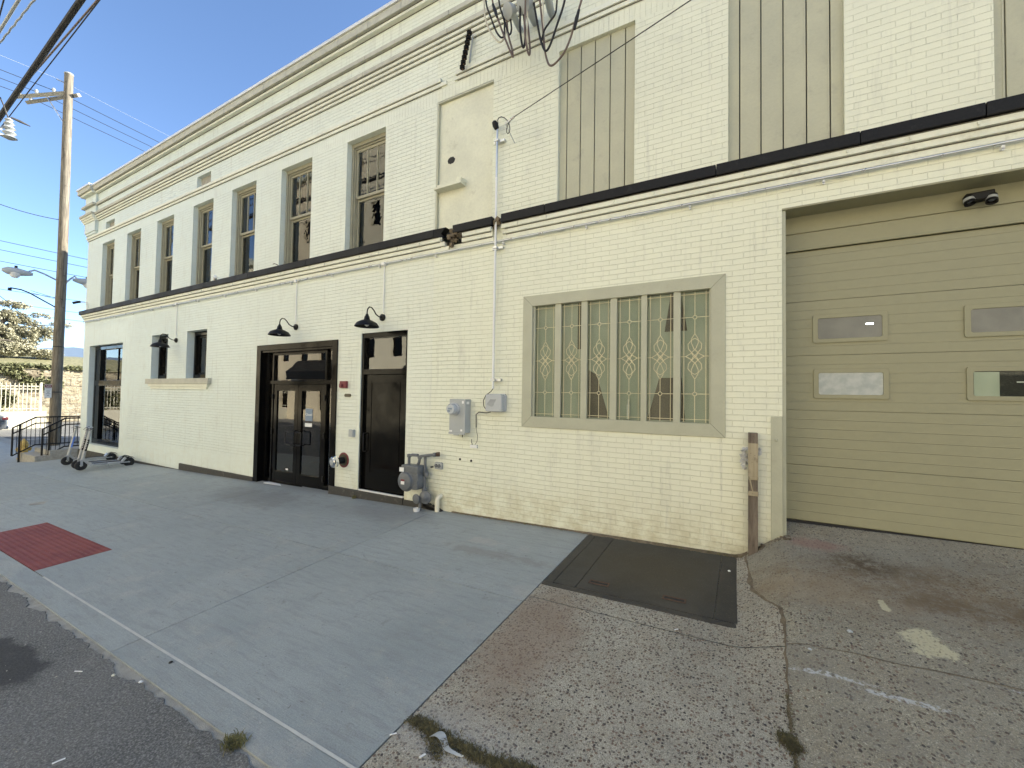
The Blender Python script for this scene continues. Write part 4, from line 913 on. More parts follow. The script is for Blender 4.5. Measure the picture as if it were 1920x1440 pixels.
part('coupling', MB().lathe((-6.55, -.12, .343), (-.22, -1, -.13), [(0, .065), (.01, .095), (.03, .10), (.035, .092), (.06, .10), (.09, .102), (.105, .09), (.106, .07), (.10, .02)], 26), CHROME, t, smooth=True)
part('lug', MB().lathe((-6.572, -.222, .330), (-.22, -1, -.13), [(0, .055), (.012, .05), (.015, .012), (.03, .01)], 20), GREYP, t)
# gas meter
t = thing('gas_meter', 'grey gas meter with looped pipes beside the single black door', 'gas meter', (-4.6, -.15, -.2))
part('body', MB().prism(rrect(-4.84, -4.50, .08, .40, .05, -.24), (0, .17, 0)), GREYD, t, bevel=.015, smooth=True)
part('top_case', MB().box(-4.85, -4.49, -.25, -.06, .34, .46), GREYD, t, bevel=.02)
part('diaphragm_cover', MB().lathe((-4.74, -.235, .205), (0, -1, 0), [(0, .165), (.012, .165), (.016, .148), (.05, .135), (.07, .09), (.075, .001)], 28), GREYD, t, smooth=True)
part('side_cover', MB().lathe((-4.505, -.15, .21), (1, -.1, 0), [(0, .10), (.01, .10), (.02, .07), (.03, .001)], 20), GREYD, t, smooth=True)
part('index_card', MB().box(-4.87, -4.775, -.262, -.258, .35, .42), WHITE, t); part('label_plate', MB().box(-4.78, -4.71, -.318, -.312, .165, .215), WHITE, t); part('warning_label', MB().box(-4.78, -4.71, -.318, -.312, .217, .245), REDP, t)
part('inlet_pipe', MB().tube([(-4.77, -.15, .44), (-4.77, -.15, .56), (-4.755, -.15, .60), (-4.70, -.15, .615), (-4.58, -.15, .62)], .024, 12), GREYD, t, smooth=True)
part('outlet_pipe', MB().tube([(-4.60, -.15, .44), (-4.56, -.15, .50), (-4.545, -.15, .57), (-4.52, -.14, .61), (-4.42, -.12, .625), (-4.25, -.10, .655)], .024, 12), GREYD, t, smooth=True)
for c_, ax in (((-4.77, -.15, .42), (0, 0, 1)), ((-4.60, -.15, .42), (0, 0, 1)), ((-4.77, -.15, .575), (0, 0, 1)), ((-4.545, -.15, .57), (0, 0, 1)), ((-4.30, -.105, .645), (1, 0, .15))): part('union', MB().lathe(c_, ax, [(0, .034), (.045, .034), (.05, .028)], 8), GREYD, t, smooth=True)
part('pipe_end', MB().lathe((-4.25, -.10, .655), (1, .6, .1), [(0, .034), (.05, .036), (.055, .03)], 14), RUST, t, smooth=True)
part('riser', MB().tube([(-4.475, -.10, .60), (-4.47, -.10, .30), (-4.475, -.10, .05), (-4.50, -.12, -.0), (-4.52, -.15, -.08), (-4.525, -.15, -.30)], .023, 12), GREYD, t, smooth=True)
part('valve', MB().lathe((-4.475, -.10, .02), (0, 0, 1), [(0, .035), (.03, .045), (.07, .045), (.10, .03)], 12), GREYD, t, smooth=True)
part('upper_valve', MB().lathe((-4.44, -.10, .28), (0, 0, 1), [(0, .03), (.02, .04), (.06, .04), (.08, .03)], 10), GREYD, t, smooth=True)
part('regulator', MB().lathe((-4.42, -.12, -.03), (.25, -1, 0), [(0, .04), (.02, .10), (.03, .105), (.045, .10), (.06, .05), (.08, .03), (.085, .001)], 24).lathe((-4.545, -.18, -.06), (-.1, -1, 0), [(0, .04), (.02, .075), (.03, .078), (.04, .075), (.05, .02), (.053, .001)], 20), GREYD, t, smooth=True)
part('white_pot', MB().lathe((-4.55, -.19, gz(-4.55, -.19) - .01), (0, 0, 1), [(0, .045), (.06, .055), (.062, .045), (.03, .04), (.03, .001)], 14), WHITE, t, smooth=True)
# pvc cleanout
t = thing('drain_pipe', 'short cream capped drain pipe standing at the wall foot', 'drain pipe', (-4.23, -.05, gz(-4.2, 0)))
part('pipe', MB().tube([(-4.235, -.07, -.32), (-4.235, -.07, -.10), (-4.23, -.068, -.055), (-4.22, -.05, -.02), (-4.205, -.0, -.0)], .038, 14), PVC, t, smooth=True); part('joint_ring', MB().lathe((-4.235, -.07, -.13), (0, 0, 1), [(0, .042), (.02, .042)], 16), PVC, t)
# wooden post
t = thing('wooden_post', 'rotting dark wooden post with peeling paint at the garage corner', 'post', (.08, -.06, 0))
part('timber', MB().box(.037, .128, -.11, -.012, -.2, 1.24), POSTW, t, bevel=.005)
part('painted_face', MB().box(.036, .13, -.1135, -.1105, .775, 1.13), POSTP, t)
part('cleat', MB().box(.034, .132, -.122, -.1105, .57, .62).box(.036, .131, -.117, -.1105, .74, .775), POSTP, t, bevel=.003)
part('diagonal_lath', MB().obox((.066, -.114, .68), (.012, .006, .17), Matrix.Rotation(-.2, 3, 'Y')), POSTP, t)
m = MB()
for k in range(9): m.obox((random.uniform(.05, .12), -.1125, random.choice([1.2, 1.16, 1.02, 1.0, .92, .88, .45, .36, .3]) + random.uniform(-.01, .01)), (.006, .006, .006))
part('nails', m, RUST, t)
m = MB(); pts = []
for k in range(60):
    c_ = Vector((.0 + random.gauss(0, .014), -.07 + random.gauss(0, .012), .97 + random.gauss(0, .04))); m.obox(c_, (.03, .003, .035), Matrix.Rotation(random.uniform(0, 3), 3, (random.random(), random.random(), random.random())))
rag2 = MB()
for k in range(18): rag2.obox((.145 + random.gauss(0, .006), -.07, 1.04 + random.gauss(0, .02)), (.018, .003, .025), Matrix.Rotation(random.uniform(0, 3), 3, (random.random(), random.random(), 1)))
single('torn_rag', m, paint('dirty white plastic rag', (.55, .55, .53), .6), 'torn dirty white rag hanging at the left side of the wooden post', 'rag')
single('torn_rag', rag2, paint('white rag scrap', (.55, .55, .53), .6), 'small white rag scrap at the right side of the wooden post', 'rag')
# floodlight on garage header
t = thing('floodlight', 'black twin floodlight on the header above the garage door', 'floodlight', (1.93, .27, 3.45))
c = wp(1838, 370, .25); part('housing', MB().obox((c.x + .0, .235, c.z), (.16, .10, .075), Matrix.Rotation(-.05, 3, 'Y')), BLACKM, t, bevel=.01)
part('bracket', MB().obox((c.x, .27, c.z + .03), (.18, .03, .05)), BLACKM, t)
for px, py, s_ in ((1817, 376, -1), (1860, 372, 1)):
    c2 = wp(px, py, .2); dv = Vector((s_ * -.15, -.3, -1)).normalized()
    part('arm', MB().tube([(c.x + s_ * .06, .24, c.z), c2 - dv * .04], .012, 8), BLACKM, t)
    part('lamp_head', MB().lathe(c2 - dv * .06, dv, [(0, .018), (.02, .034), (.09, .042), (.10, .042), (.095, .034), (.05, .02)], 18), BLACKM, t, smooth=True)
    part('lamp_band', MB().lathe(c2 - dv * .02, dv, [(0, .0375), (.03, .042)], 18), GREYP, t, smooth=True)
# security cameras and lights on the ledge
t = thing('security_camera', 'white security camera on a bracket above the ledge at the far corner', 'security camera', (-19.5, -.05, 4.27))
part('bracket', MB().tube([(-19.55, -.04, 4.26), (-19.55, -.04, 4.52), (-19.62, -.12, 4.55), (-19.7, -.2, 4.53)], .014, 8), WHITE, t, smooth=True); part('body', MB().lathe((-19.66, -.18, 4.56), (-.5, -.6, -.25), [(0, .03), (.02, .04), (.18, .04), (.20, .045), (.2, .03)], 14), BLACKM, t, smooth=True)
t = thing('ledge_spotlight', 'small pale spotlight on the ledge below the fourth upper window', 'spotlight', (-11.1, -.08, 4.27))
c = wp(405, 522, -.08); part('body', MB().lathe((c.x - .05, -.08, 4.30), (1, -.4, .35), [(0, .03), (.02, .04), (.13, .045), (.14, .03)], 14), WHITE, t, smooth=True); part('foot', MB().box(c.x - .02, c.x + .02, -.1, -.06, 4.262, 4.30), WHITE, t)
t = thing('ledge_hook', 'thin bent metal hook on the ledge left of the tall sash window', 'hook', (-8.7, -.08, 4.27)); part('hook', MB().tube([(-8.62, -.06, 4.262), (-8.68, -.08, 4.31), (-8.74, -.1, 4.335), (-8.79, -.1, 4.33)], .008, 6), BASEC, t)
t = thing('corner_lamp_head', 'grey wall lamp head sticking out past the ledge at the far corner', 'wall lamp', (BX0, .8, 4.5))
part('head', MB().lathe((BX0 - .05, .8, 4.47), (-1, -.25, 0), [(0, .06), (.1, .10), (.35, .13), (.5, .09), (.54, .01)], 16), GREYL, t, smooth=True)

# ------------------------------------------------------------------ cellar hatch
t = thing('cellar_hatch', 'dark chequered steel hatch plate set in the pebble concrete by the wall', 'hatch', (-.87, -.75, -.2))
def zh(x, y): return gz(x, y) + .006
def flat(mb, x0, x1, y0, y1, up, th=.02): mb.prism([(x0, y0, zh(x0, y0) + up), (x1, y0, zh(x1, y0) + up), (x1, y1, zh(x1, y1) + up), (x0, y1, zh(x0, y1) + up)], (0, 0, -th))
m = MB(); flat(m, -1.75, .01, -1.50, -1.44, .003); flat(m, -1.75, -1.66, -1.439, -.06, .003); flat(m, -.03, .01, -1.439, -.06, .003); flat(m, -1.75, .01, -.059, -.02, .003)
part('rim', m, PLATE, t, bevel=.002)
m = MB(); flat(m, -1.655, -1.425, -1.435, -.065, .005); flat(m, -1.42, -.22, -1.435, -.065, .006); flat(m, -.215, -.035, -1.435, -.065, .005)
part('plate', m, PLATE, t, bevel=.002)
for hx in (-1.24, -.55):
    m = MB()
    for q in ((-.10, .10, -1.30, -1.285), (-.10, .10, -1.245, -1.23), (-.10, -.085, -1.2849, -1.2451), (.085, .10, -1.2849, -1.2451)): flat(m, hx + q[0], hx + q[1], q[2], q[3], .013, .006)
    part('lift_handle', m, RUST, t, bevel=.002); m = MB(); flat(m, hx - .084, hx + .084, -1.284, -1.246, .0085, .001); part('slot', m, DARK, t)

# ------------------------------------------------------------------ litter and weeds
def litter(name, px, py, mk, mat, label, cat, grp=None):
    c = gp(px, py); c.z = max(drive(c.x, c.y), c.z) + .012 if c.x > -1.7 and c.y > -3.9 else gz(c.x, c.y) + .004
    single(name, mk(c), mat, label, cat, grp)
def rod(L, r, a): return lambda c: MB().tube([(c.x - L / 2 * math.cos(a), c.y - L / 2 * math.sin(a), c.z + r), (c.x, c.y, c.z + r * 1.15), (c.x + L / 2 * math.cos(a), c.y + L / 2 * math.sin(a), c.z + r)], r, 7)
def rock(s_): 
    def f(c):
        m = MB(); m.lathe((c.x, c.y, c.z - .002), (0, 0, 1), [(0, s_), (s_ * .5, s_ * 1.1), (s_ * .9, s_ * .5), (s_, .001)], 6); m.v = [(v[0] + random.uniform(-.2, .2) * s_, v[1] + random.uniform(-.2, .2) * s_, v[2]) for v in m.v]; return m
    return f
litter('paper_strip', 147, 1262, rod(.055, .004, .5), WHITE, 'long white paper stick on the asphalt nearest the dark patch', 'litter')
litter('paper_strip', 110, 1433, rod(.05, .004, 1.3), WHITE, 'white paper stick on the asphalt at the lower left corner', 'litter')
litter('cigarette_butt', 737, 1379, rod(.04, .004, .9), WHITE, 'cigarette butt on the joint between pale sidewalk and pebble concrete', 'cigarette butt')
litter('paper_strip', 792, 1423, rod(.035, .005, 1.2), WHITE, 'short white scrap beside the grassy crack', 'litter')
litter('cigarette_butt', 1268, 1184, rod(.035, .004, .8), WHITE, 'white cigarette butt on pebble concrete below the steel hatch', 'cigarette butt')
litter('pebble', 264, 1280, rock(.012), WHITE, 'small white pebble on the asphalt near the kerb', 'pebble')
litter('pebble', 212, 1268, rock(.011), PVC, 'small yellowish pebble on the asphalt left of the white one', 'pebble')
litter('pebble', 1594, 1228, rock(.016), GREYL, 'larger grey pebble on the driveway by the yellow paint splash', 'pebble')
litter('pebble', 1519, 1254, rock(.011), GREYL, 'small grey pebble on the white chalk line of the driveway', 'pebble')
litter('pebble', 1700, 1017, rock(.016), WHITE, 'pale pebble on the driveway close to the garage door', 'pebble')
litter('pebble', 1367, 1073, rock(.013), WHITE, 'white pebble lying on the steel hatch near its right edge', 'pebble')
litter('pebble', 320, 1243, rock(.012), BASEC, 'small dark pebble on the kerb strip', 'pebble')
# torn plastic strip
c0 = gp(812, 1382); c1 = gp(866, 1424); m = MB(); vs = []
for i in range(16):
    s_ = i / 15; p = c0.lerp(c1, s_); w_ = .02 * (1 - s_) + .003; p.y += .02 * math.sin(s_ * 7); z = drive(p.x, p.y) + .012 + .008 * math.sin(s_ * 11)
    vs += [(p.x - w_ * .5, p.y - w_, z), (p.x + w_ * .5, p.y + w_, z + .006)]
m.add(vs, [(2 * i, 2 * i + 1, 2 * i + 3, 2 * i + 2) for i in range(15)]); m.add([(v[0], v[1], v[2] - .002) for v in vs], [(2 * i, 2 * i + 2, 2 * i + 3, 2 * i + 1) for i in range(15)])
single('plastic_strip', m, paint('thin grey plastic', (.42, .44, .44), .35), 'crumpled grey plastic strip lying in the mossy crack', 'litter')
def blades(path, wd, n, h, mat, name='weeds'):
    m = MB()
    for k in range(n):
        s_ = random.random() * (len(path) - 1); i = int(s_); a, b = path[i], path[min(i + 1, len(path) - 1)]; f = s_ - i
        x = a[0] + (b[0] - a[0]) * f + random.gauss(0, wd); y = a[1] + (b[1] - a[1]) * f + random.gauss(0, wd)
        z = (drive(x, y) if x > -1.75 and y > -3.9 else gz(x, y)) - .002; hh = h * random.uniform(.4, 1.2); t_ = random.uniform(0, 6.28); l = random.uniform(.3, 1.6) * hh
        dx, dy = math.cos(t_), math.sin(t_); bw = random.uniform(.0012, .003)
        m.add([(x - dy * bw, y + dx * bw, z), (x + dy * bw, y - dx * bw, z), (x + dx * l * .5 + dy * bw, y + dy * l * .5 - dx * bw, z + hh * .8), (x + dx * l * .5 - dy * bw, y + dy * l * .5 + dx * bw, z + hh * .8), (x + dx * l, y + dy * l, z + hh)], [(0, 1, 2, 3), (3, 2, 4)])
    return struct(name, m, mat, 'stuff')
G = lambda ps: [gp(*p)[:2] for p in ps]
blades(G([(772, 1352), (800, 1362), (830, 1385), (870, 1405), (905, 1425), (960, 1440), (1000, 1450)]), .022, 5200, .016, MOSS, 'moss')
blades(G([(800, 1365), (812, 1395), (822, 1420)]), .02, 900, .012, MOSS, 'moss')
blades(G([(430, 1392), (448, 1398)]), .022, 500, .03, GRASSM)
blades([(crx(y) , y) for y in frange(-3.5, -2.2, .1)], .008, 1500, .014, MOSS, 'moss')
blades(G([(1470, 1385), (1485, 1402), (1492, 1412)]), .02, 1500, .018, MOSS, 'moss')
blades([(x, -.03) for x in frange(-.9, .0, .1)], .02, 320, .03, GRASSM)
blades([(-3.9, -.03), (-2.0, -.03)], .012, 260, .02, GRASSM)
blades([(-6.15, -.07), (-6.1, -.07)], .02, 60, .06, GRASSM)
m = MB()                                                     # small grit and leaves over everything near
for k in range(420):
    if random.random() < .45: x = random.uniform(-1.7, 3.2); y = random.uniform(-3.6, 0.0)
    elif random.random() < .5: x = random.uniform(-8, 1.5); y = random.uniform(-5, -4.0)
    else: x = random.uniform(-12, -1.8); y = random.uniform(-3.6, -.1)
    z = drive(x, y) if x > -1.75 and y > -3.9 else gz(x, y); s_ = random.uniform(.002, .0055); m.obox((x, y, z + s_ * .4 + .004), (s_ * random.uniform(1, 2.2), s_, s_ * .8), Matrix.Rotation(random.uniform(0, 3), 3, 'Z'))
struct('grit', m, OLDC, 'stuff')

# ------------------------------------------------------------------ scooters
SG = 'shared electric scooters parked by the corner window'
def scooter(sticker, label):
    t = thing('electric_scooter', label, 'scooter', (0, 0, 0), SG)
    for x, nm in ((.47, 'front_wheel'), (-.47, 'rear_wheel')):
        w_ = part(nm, MB().lathe((x, -.028, .122), (0, 1, 0), [(0, .09), (.008, .115), (.02, .122), (.036, .122), (.048, .115), (.056, .09), (.05, .05), (.006, .05)], 26), RUBBER, t, smooth=True)
        part('hub', MB().lathe((x, -.034, .122), (0, 1, 0), [(0, .018), (.068, .018)], 12), PVC, w_)
    m = MB(); m.prism([(-.33, -.075, .11), (.30, -.075, .11), (.34, -.075, .135), (.33, -.075, .165), (-.36, -.075, .165)], (0, .15, 0)); part('deck', m, SILVER, t, bevel=.012)
    part('deck_mat', MB().box(-.30, .27, -.065, .065, .1655, .171), RUBBER, t)
    part('neck', MB().tube([(.29, 0, .14), (.36, 0, .19), (.42, 0, .27), (.435, 0, .34)], [.035, .034, .034, .03], 12), SILVER, t, smooth=True)
    part('fork', MB().box(.435, .485, -.042, -.033, .115, .27).box(.435, .485, .033, .042, .115, .27).box(.41, .485, -.042, .042, .26, .285), SILVER, t, bevel=.004)
    part('stem', MB().tube([(.445, 0, .27), (.40, 0, .55), (.325, 0, .98), (.315, 0, 1.06)], [.036, .032, .028, .027], 14), SILVER, t, smooth=True)
    part('handlebar', MB().tube([(.29, -.24, 1.07), (.315, -.12, 1.08), (.32, 0, 1.085), (.315, .12, 1.08), (.29, .24, 1.07)], .013, 10), BLACKM, t, smooth=True)
    part('brake_lever', MB().tube([(.33, .2, 1.065), (.37, .16, 1.04), (.375, .08, 1.04)], .006, 6).tube([(.33, -.2, 1.065), (.37, -.16, 1.04), (.375, -.08, 1.04)], .006, 6), BLACKM, t)
    part('display', MB().obox((.315, 0, 1.105), (.09, .06, .03), Matrix.Rotation(.4, 3, 'Y')), SILVER, t, bevel=.008)
    part('rear_fender', MB().prism([(-.36, -.035, .17), (-.40, -.035, .25), (-.47, -.035, .275), (-.55, -.035, .25), (-.61, -.035, .19), (-.55, -.035, .235), (-.47, -.035, .255), (-.41, -.035, .235), (-.37, -.035, .15)], (0, .07, 0)), BLACKM, t)
    part('rear_stay', MB().obox((-.36, 0, .20), (.05, .10, .12), Matrix.Rotation(-.6, 3, 'Y')).box(-.49, -.33, -.048, -.038, .11, .14).box(-.49, -.33, .038, .048, .11, .14), SILVER, t, bevel=.005)
    part('kickstand', MB().tube([(-.05, -.05, .11), (-.10, -.10, .0)], .007, 6), SILVER, t)
    part('stem_sleeve', MB().tube([(.405, 0, .50), (.352, 0, .80)], [.034, .031], 14), sticker, t, smooth=True)
    return t
def scoot_at(t, fx, fy, rx_, ry_):
    cx, cy = (fx + rx_) / 2, (fy + ry_) / 2; t.location = (cx, cy, gz(cx, cy) + .002); t.rotation_euler = (0, 0, math.atan2(fy - ry_, fx - rx_))
s1 = scooter(BLACKM, 'front silver scooter of the black sleeved pair, nearest the camera')
m = MB()
for k in range(5): m.obox((.395 - k * .0075, -.032, .565 + k * .045), (.022, .006, .009), Matrix.Rotation(-.17, 3, 'Y')); m.obox((.395 - k * .0075, .032, .565 + k * .045), (.022, .006, .009), Matrix.Rotation(-.17, 3, 'Y'))
_p = part('sleeve_lettering', m, WHITE, s1)
f = gp(151, 884); r_ = gp(237, 873); scoot_at(s1, f.x, f.y, f.x + (r_ - f).normalized().x * .94, f.y + (r_ - f).normalized().y * .94)
s2 = dup(s1, s1.location, s1.rotation_euler.z + .03, 'middle silver scooter with a black sleeve, just behind the front one'); s2.location.x -= .42; s2.location.y += .05; s2.location.z = gz(s2.location.x, s2.location.y) + .002
s3 = scooter(BLUEST, 'rear silver scooter with a blue sticker on its stem')
f = gp(125, 874); scoot_at(s3, f.x, f.y, f.x + .02, f.y + .94)

# ------------------------------------------------------------------ steps and railings at the corner
t = thing('concrete_steps', 'low grey concrete steps and landing at the far corner of the building', 'steps', (-21, -.2, -.8))
m = MB(); m.box(-21.75, -20.15, -.95, 3, -1.2, -.62); part('tread', m, OLDC, t, bevel=.01)
m = MB(); m.box(-21.74, -20.16, -.62, 3, -.62, -.46); part('landing', m, OLDC, t, bevel=.01)
RG = 'black steel railings on the corner steps'
def railing(x, y0, ye, label, mid_end):
    t = thing('stair_railing', label, 'railing', (x, y0, gz(x, y0)), RG)
    sl = .34 / .52; ys = y0 + .52; zt0, zt1 = .25, .59
    r = .027
    part('top_rail', MB().tube([(x, y0, -.70), (x, y0, zt0), (x, ys, zt1), (x, ye, zt1)], r, 6), BLACKM, t)
    part('mid_rail', MB().tube([(x, y0 - .0, zt0 - .20), (x, ys, zt1 - .21), (x, mid_end, zt1 - .21)], r * .8, 6), BLACKM, t)
    part('bottom_rail', MB().tube([(x, y0, -.70), (x, ys, -.37), (x, ye, -.37)], r * .8, 6), BLACKM, t)
    for y, zb in ((y0 + .16, gz(x, y0) - .05), (ye - .06, -.6)):
        zt = zt0 + (zt1 - zt0) * min(1, (y - y0) / .52); part('post', MB().tube([(x, y, zb), (x, y, zt)], r * 1.1, 6), BLACKM, t)
    y = y0 + .10; m = MB()
    while y < ye - .04:
        f = min(1, (y - y0) / .52); m.tube([(x, y, -.70 + .33 * f), (x, y, zt0 + (zt1 - zt0) * f)], .009, 5); y += .105
    part('balusters', m, BLACKM, t)
railing(-21.6, -1.17, 2.4, 'outer black stair railing, left one of the pair at the corner', -.28)
railing(-20.3, -.77, 2.4, 'inner black stair railing beside the building wall, right one of the pair', 2.3)

# ------------------------------------------------------------------ utility pole with lights and crossarms
PX_, PY_ = -22.5, .02
t = thing('utility_pole', 'tall weathered wooden utility pole beyond the corner with crossarms and two street lights', 'utility pole', (PX_, PY_, -.95))
part('shaft', MB().tube([(PX_, PY_, -1.0), (PX_, PY_ - .0, 2), (PX_, PY_ + .0, 6.5), (PX_, PY_ - .03, 10.5), (PX_, PY_ - .055, 13.58)], [.16, .15, .14, .13, .125], 18), POLEW, t, smooth=True)
part('pole_cap', MB().lathe((PX_, PY_ - .055, 13.57), (0, 0, 1), [(0, .135), (.03, .135), (.07, .08), (.08, .001)], 16), GREYL, t)
A0 = Vector((-24.6, -.78, 12.85)); A1 = Vector((-22.25, .20, 12.85)); dv = (A1 - A0).normalized(); nrm = Vector((dv.y, -dv.x, 0))
for o_, zz_ in ((-.17, 0), (.17, -.02)):
    part('crossarm', MB().tube([A0 + nrm * o_ + Vector((.0, 0, zz_)), A1 if o_ < 0 else A0 + (A1 - A0) * .88 + nrm * o_ + Vector((0, 0, zz_))], .085, 4), ARMW, t)
for f_ in (.05, .35, .65):
    for o_ in (-.17, .17):
        c = A0 + (A1 - A0) * f_ + nrm * o_; part('insulator', MB().lathe(c + Vector((0, 0, .05)), (0, 0, 1), [(0, .02), (.05, .05), (.08, .04), (.11, .055), (.15, .03)], 10), GREYL, t, smooth=True)
part('brace', MB().tube([A0 + (A1 - A0) * .45, (PX_, PY_ - .1, 11.6)], .025, 5), GALV, t)
part('pin', MB().tube([(PX_, PY_ - .1, 13.2), (PX_ - .1, PY_ - .35, 13.25)], .03, 6), GALV, t)
def street_head(y_dir, base, tip, L):
    part('light_arm', MB().tube([base, base + (tip - base) * .45 + Vector((0, 0, .12)), base + (tip - base) * .8 + Vector((0, 0, .18)), tip + Vector((0, 0, .08))], .03, 8), GALV, t, smooth=True)
    d_ = Vector((-.1, y_dir, 0)).normalized(); c = tip - d_ * .1
    part('light_head', MB().lathe(c, d_, [(0, .05), (.12, .09), (.35, .14), (.6, .13), (.72, .05), (.73, .001)], 14), GREYL, t, smooth=True)
    part('lens', MB().lathe(c + d_ * .42 - Vector((0, 0, .06)), (0, 0, -1), [(0, .15), (.08, .13), (.16, .07), (.17, .001)], 14), WHITE, t, smooth=True)
    part('photocell', MB().lathe(c + d_ * .4 + Vector((0, 0, .12)), (0, 0, 1), [(0, .04), (.09, .04)], 8), BLACKM, t)
street_head(-1, Vector((PX_, PY_ - .12, 5.66)), Vector((PX_ - .02, -.80, 5.72)), .7)
street_head(1, Vector((PX_, PY_ + .12, 5.62)), Vector((PX_ + .02, .42, 5.78)), .7)
part('signal_arm', MB().tube([(PX_, PY_ - .12, 4.64), (PX_ - .1, -.75, 5.05), (PX_ - .1, -.95, 5.12), (PX_ - .1, -1.2, 5.13)], .022, 6).obox((PX_ - .1, -1.21, 5.08), (.1, .08, .09)), BLACKM, t)
part('signal_arm_stay', MB().tube([(PX_, PY_ - .12, 4.98), (PX_ - .1, -.72, 5.14)], .008, 5).tube([(PX_, PY_ - .12, 4.95), (PX_ - .1, -.70, 5.06)], .008, 5), BLACKM, t)
for z_, r_ in ((3.15, .153), (1.45, .158)): part('pole_strap', MB().lathe((PX_, PY_, z_), (0, 0, 1), [(0, r_), (.04, r_)], 16), BASEC, t)
t = thing('parking_sign', 'small white parking sign with red header on the utility pole', 'sign', (-22.3, -.2, 1.3))
for nm, q, mt in (('plate', (-.33, -.15, 1.26, 1.75), WHITE), ('red_header', (-.325, -.155, 1.63, 1.74), REDP)):
    part(nm, MB().box(-22.28 + (.006 if nm != 'plate' else 0), -22.27 + (.006 if nm != 'plate' else 0), q[0], q[1], q[2], q[3]), mt, t)
part('header_lettering', text_mb('NO', .075, (-22.262, -.24, 1.685), (0, 1, 0), (0, 0, 1), .001), WHITE, t)
part('lettering', text_mb('PARKING', .036, (-22.268, -.24, 1.585), (0, 1, 0), (0, 0, 1), .001), REDP, t)
part('small_print', MB().box(-22.27, -22.268, -.29, -.19, 1.50, 1.515).box(-22.27, -22.268, -.27, -.21, 1.45, 1.463).box(-22.27, -22.268, -.30, -.18, 1.40, 1.413).box(-22.27, -22.268, -.27, -.21, 1.34, 1.352), BASEC, t)
# wires to crossarms (run along y)
WG = 'thin wires strung through the utility pole'
def wire(name, p, q, sag, r, label, grp=None, n=24, mat=None):
    p, q = Vector(p), Vector(q); pts = []
    for i in range(n + 1):
        s_ = i / n; v = p.lerp(q, s_); v.z -= sag * 4 * s_ * (1 - s_); pts.append(v)
    single(name, MB().tube(pts, r, 5), mat or RUBBER, label, 'wire', grp)
for i, f_ in enumerate((.05, .35, .65)):
    c = A0 + (A1 - A0) * f_ + Vector((0, 0, .16)); e = Vector((c.x + 1.0, 45, 12.6)); p0 = Vector((c.x - .3, -45, 12.9))
    wire('power_wire', c, e, .9, .011, ['outermost', 'middle', 'innermost'][i] + ' power wire on the crossarm running behind the roof', WG); wire('power_wire', p0, c, .9, .011, ['outermost', 'middle', 'innermost'][i] + ' power wire on the crossarm running left out of the picture', WG)
c = Vector((PX_ - .1, PY_ - .35, 13.27)); wire('top_wire', c, (PX_ + 1, 45, 13.0), .9, .004, 'thin topmost wire from the pole top to the right', WG, mat=GREYL); wire('top_wire', (PX_ - .3, -45, 13.3), c, .9, .004, 'thin topmost wire from the pole top to the left', WG, mat=GREYL)
for i, (za, zb, lab) in enumerate(((8.6, 8.9, 'upper of three faint wires across the sky beside the pole'), (8.2, 8.5, 'middle of three faint wires across the sky beside the pole'), (7.7, 8.0, 'lowest of three faint wires across the sky beside the pole'))):
    wire('communication_wire', (-30, -22, zb), (-26, 40, za), .8, .012, lab, WG)
for i, z in enumerate((6.2, 5.75, 5.45)):
    wire('low_wire', (-30 - i, -25, z + .4), (-27 - i, 40, z), .5, .010, ['top', 'middle', 'bottom'][i] + ' one of the low wires crossing behind the street lights', WG)
wire('sagging_cable', xp(0, 383, -22.4), (PX_, PY_ - .13, xp(107, 411, -22.5).z), .05, .012, 'loose dark cable sagging from the left edge to the pole middle', WG)
a = xp(0, 555, -22.6); wire('guy_wire', (PX_, PY_ - .14, xp(98, 638, -22.5).z), a + (a - Vector((PX_, PY_ - .14, xp(98, 638, -22.5).z))) * 3, 0, .010, 'straight guy wire slanting up left from the lower pole', WG)
# overhead cable bundle along the street, above the camera's left
OG = 'thick overhead cables along the street'
def ov(pa, pb, X, r, label, wig=0, mat=None):
    ra = _ray(*pa); rb = _ray(*pb); ta = -X / ra.x; h = CAM.z + ra.z * ta; tb = (h - CAM.z) / rb.z
    A = CAM + ra * ta; Bp = CAM + rb * tb; d_ = Bp - A; pts = []
    for i in range(-20, 61):
        v = A + d_ * (i / 20); 
        if wig: v.z += wig * math.sin(i * 2.1); v.y += wig * math.cos(i * 1.7)
        pts.append(v)
    single('overhead_cable', MB().tube(pts, r, 8), mat or RUBBER, label, 'cable', OG, smooth=True)
ov((152, 0), (0, 218), 9.5, .045, 'thickest black overhead cable bundle crossing the top left corner')
ov((157, 0), (0, 226), 9.55, .022, 'thin black cable lashed under the thick bundle')
ov((183, 0), (35, 170), 9.8, .016, 'grey brown cable just right of the thick bundle', 0, BROWNC)
ov((187, 0), (20, 215), 9.9, .010, 'thinnest cable, rightmost of the overhead group')
ov((35, 0), (0, 57), 10.4, .022, 'short grey cable leftmost but one in the corner', 0, GREYP)
ov((64, 0), (0, 80), 10.2, .014, 'wavy thin cable between the corner cable and the thick bundle', .005, GREYP)
ov((7, 0), (0, 26), 10.5, .010, 'thin cable in the extreme top left corner')
t = thing('cable_insulator', 'stacked grey insulator hanging on the overhead cables at the left edge', 'insulator', tuple(xp(17, 245, -14)))
c = xp(17, 222, -14); part('stack', MB().lathe(c, (0, .05, -1), [(0, .03), (.04, .07), (.07, .04), (.12, .085), (.16, .045), (.22, .10), (.26, .05), (.32, .11), (.37, .055), (.42, .12), (.46, .04)], 14), GREYP, t, smooth=True)
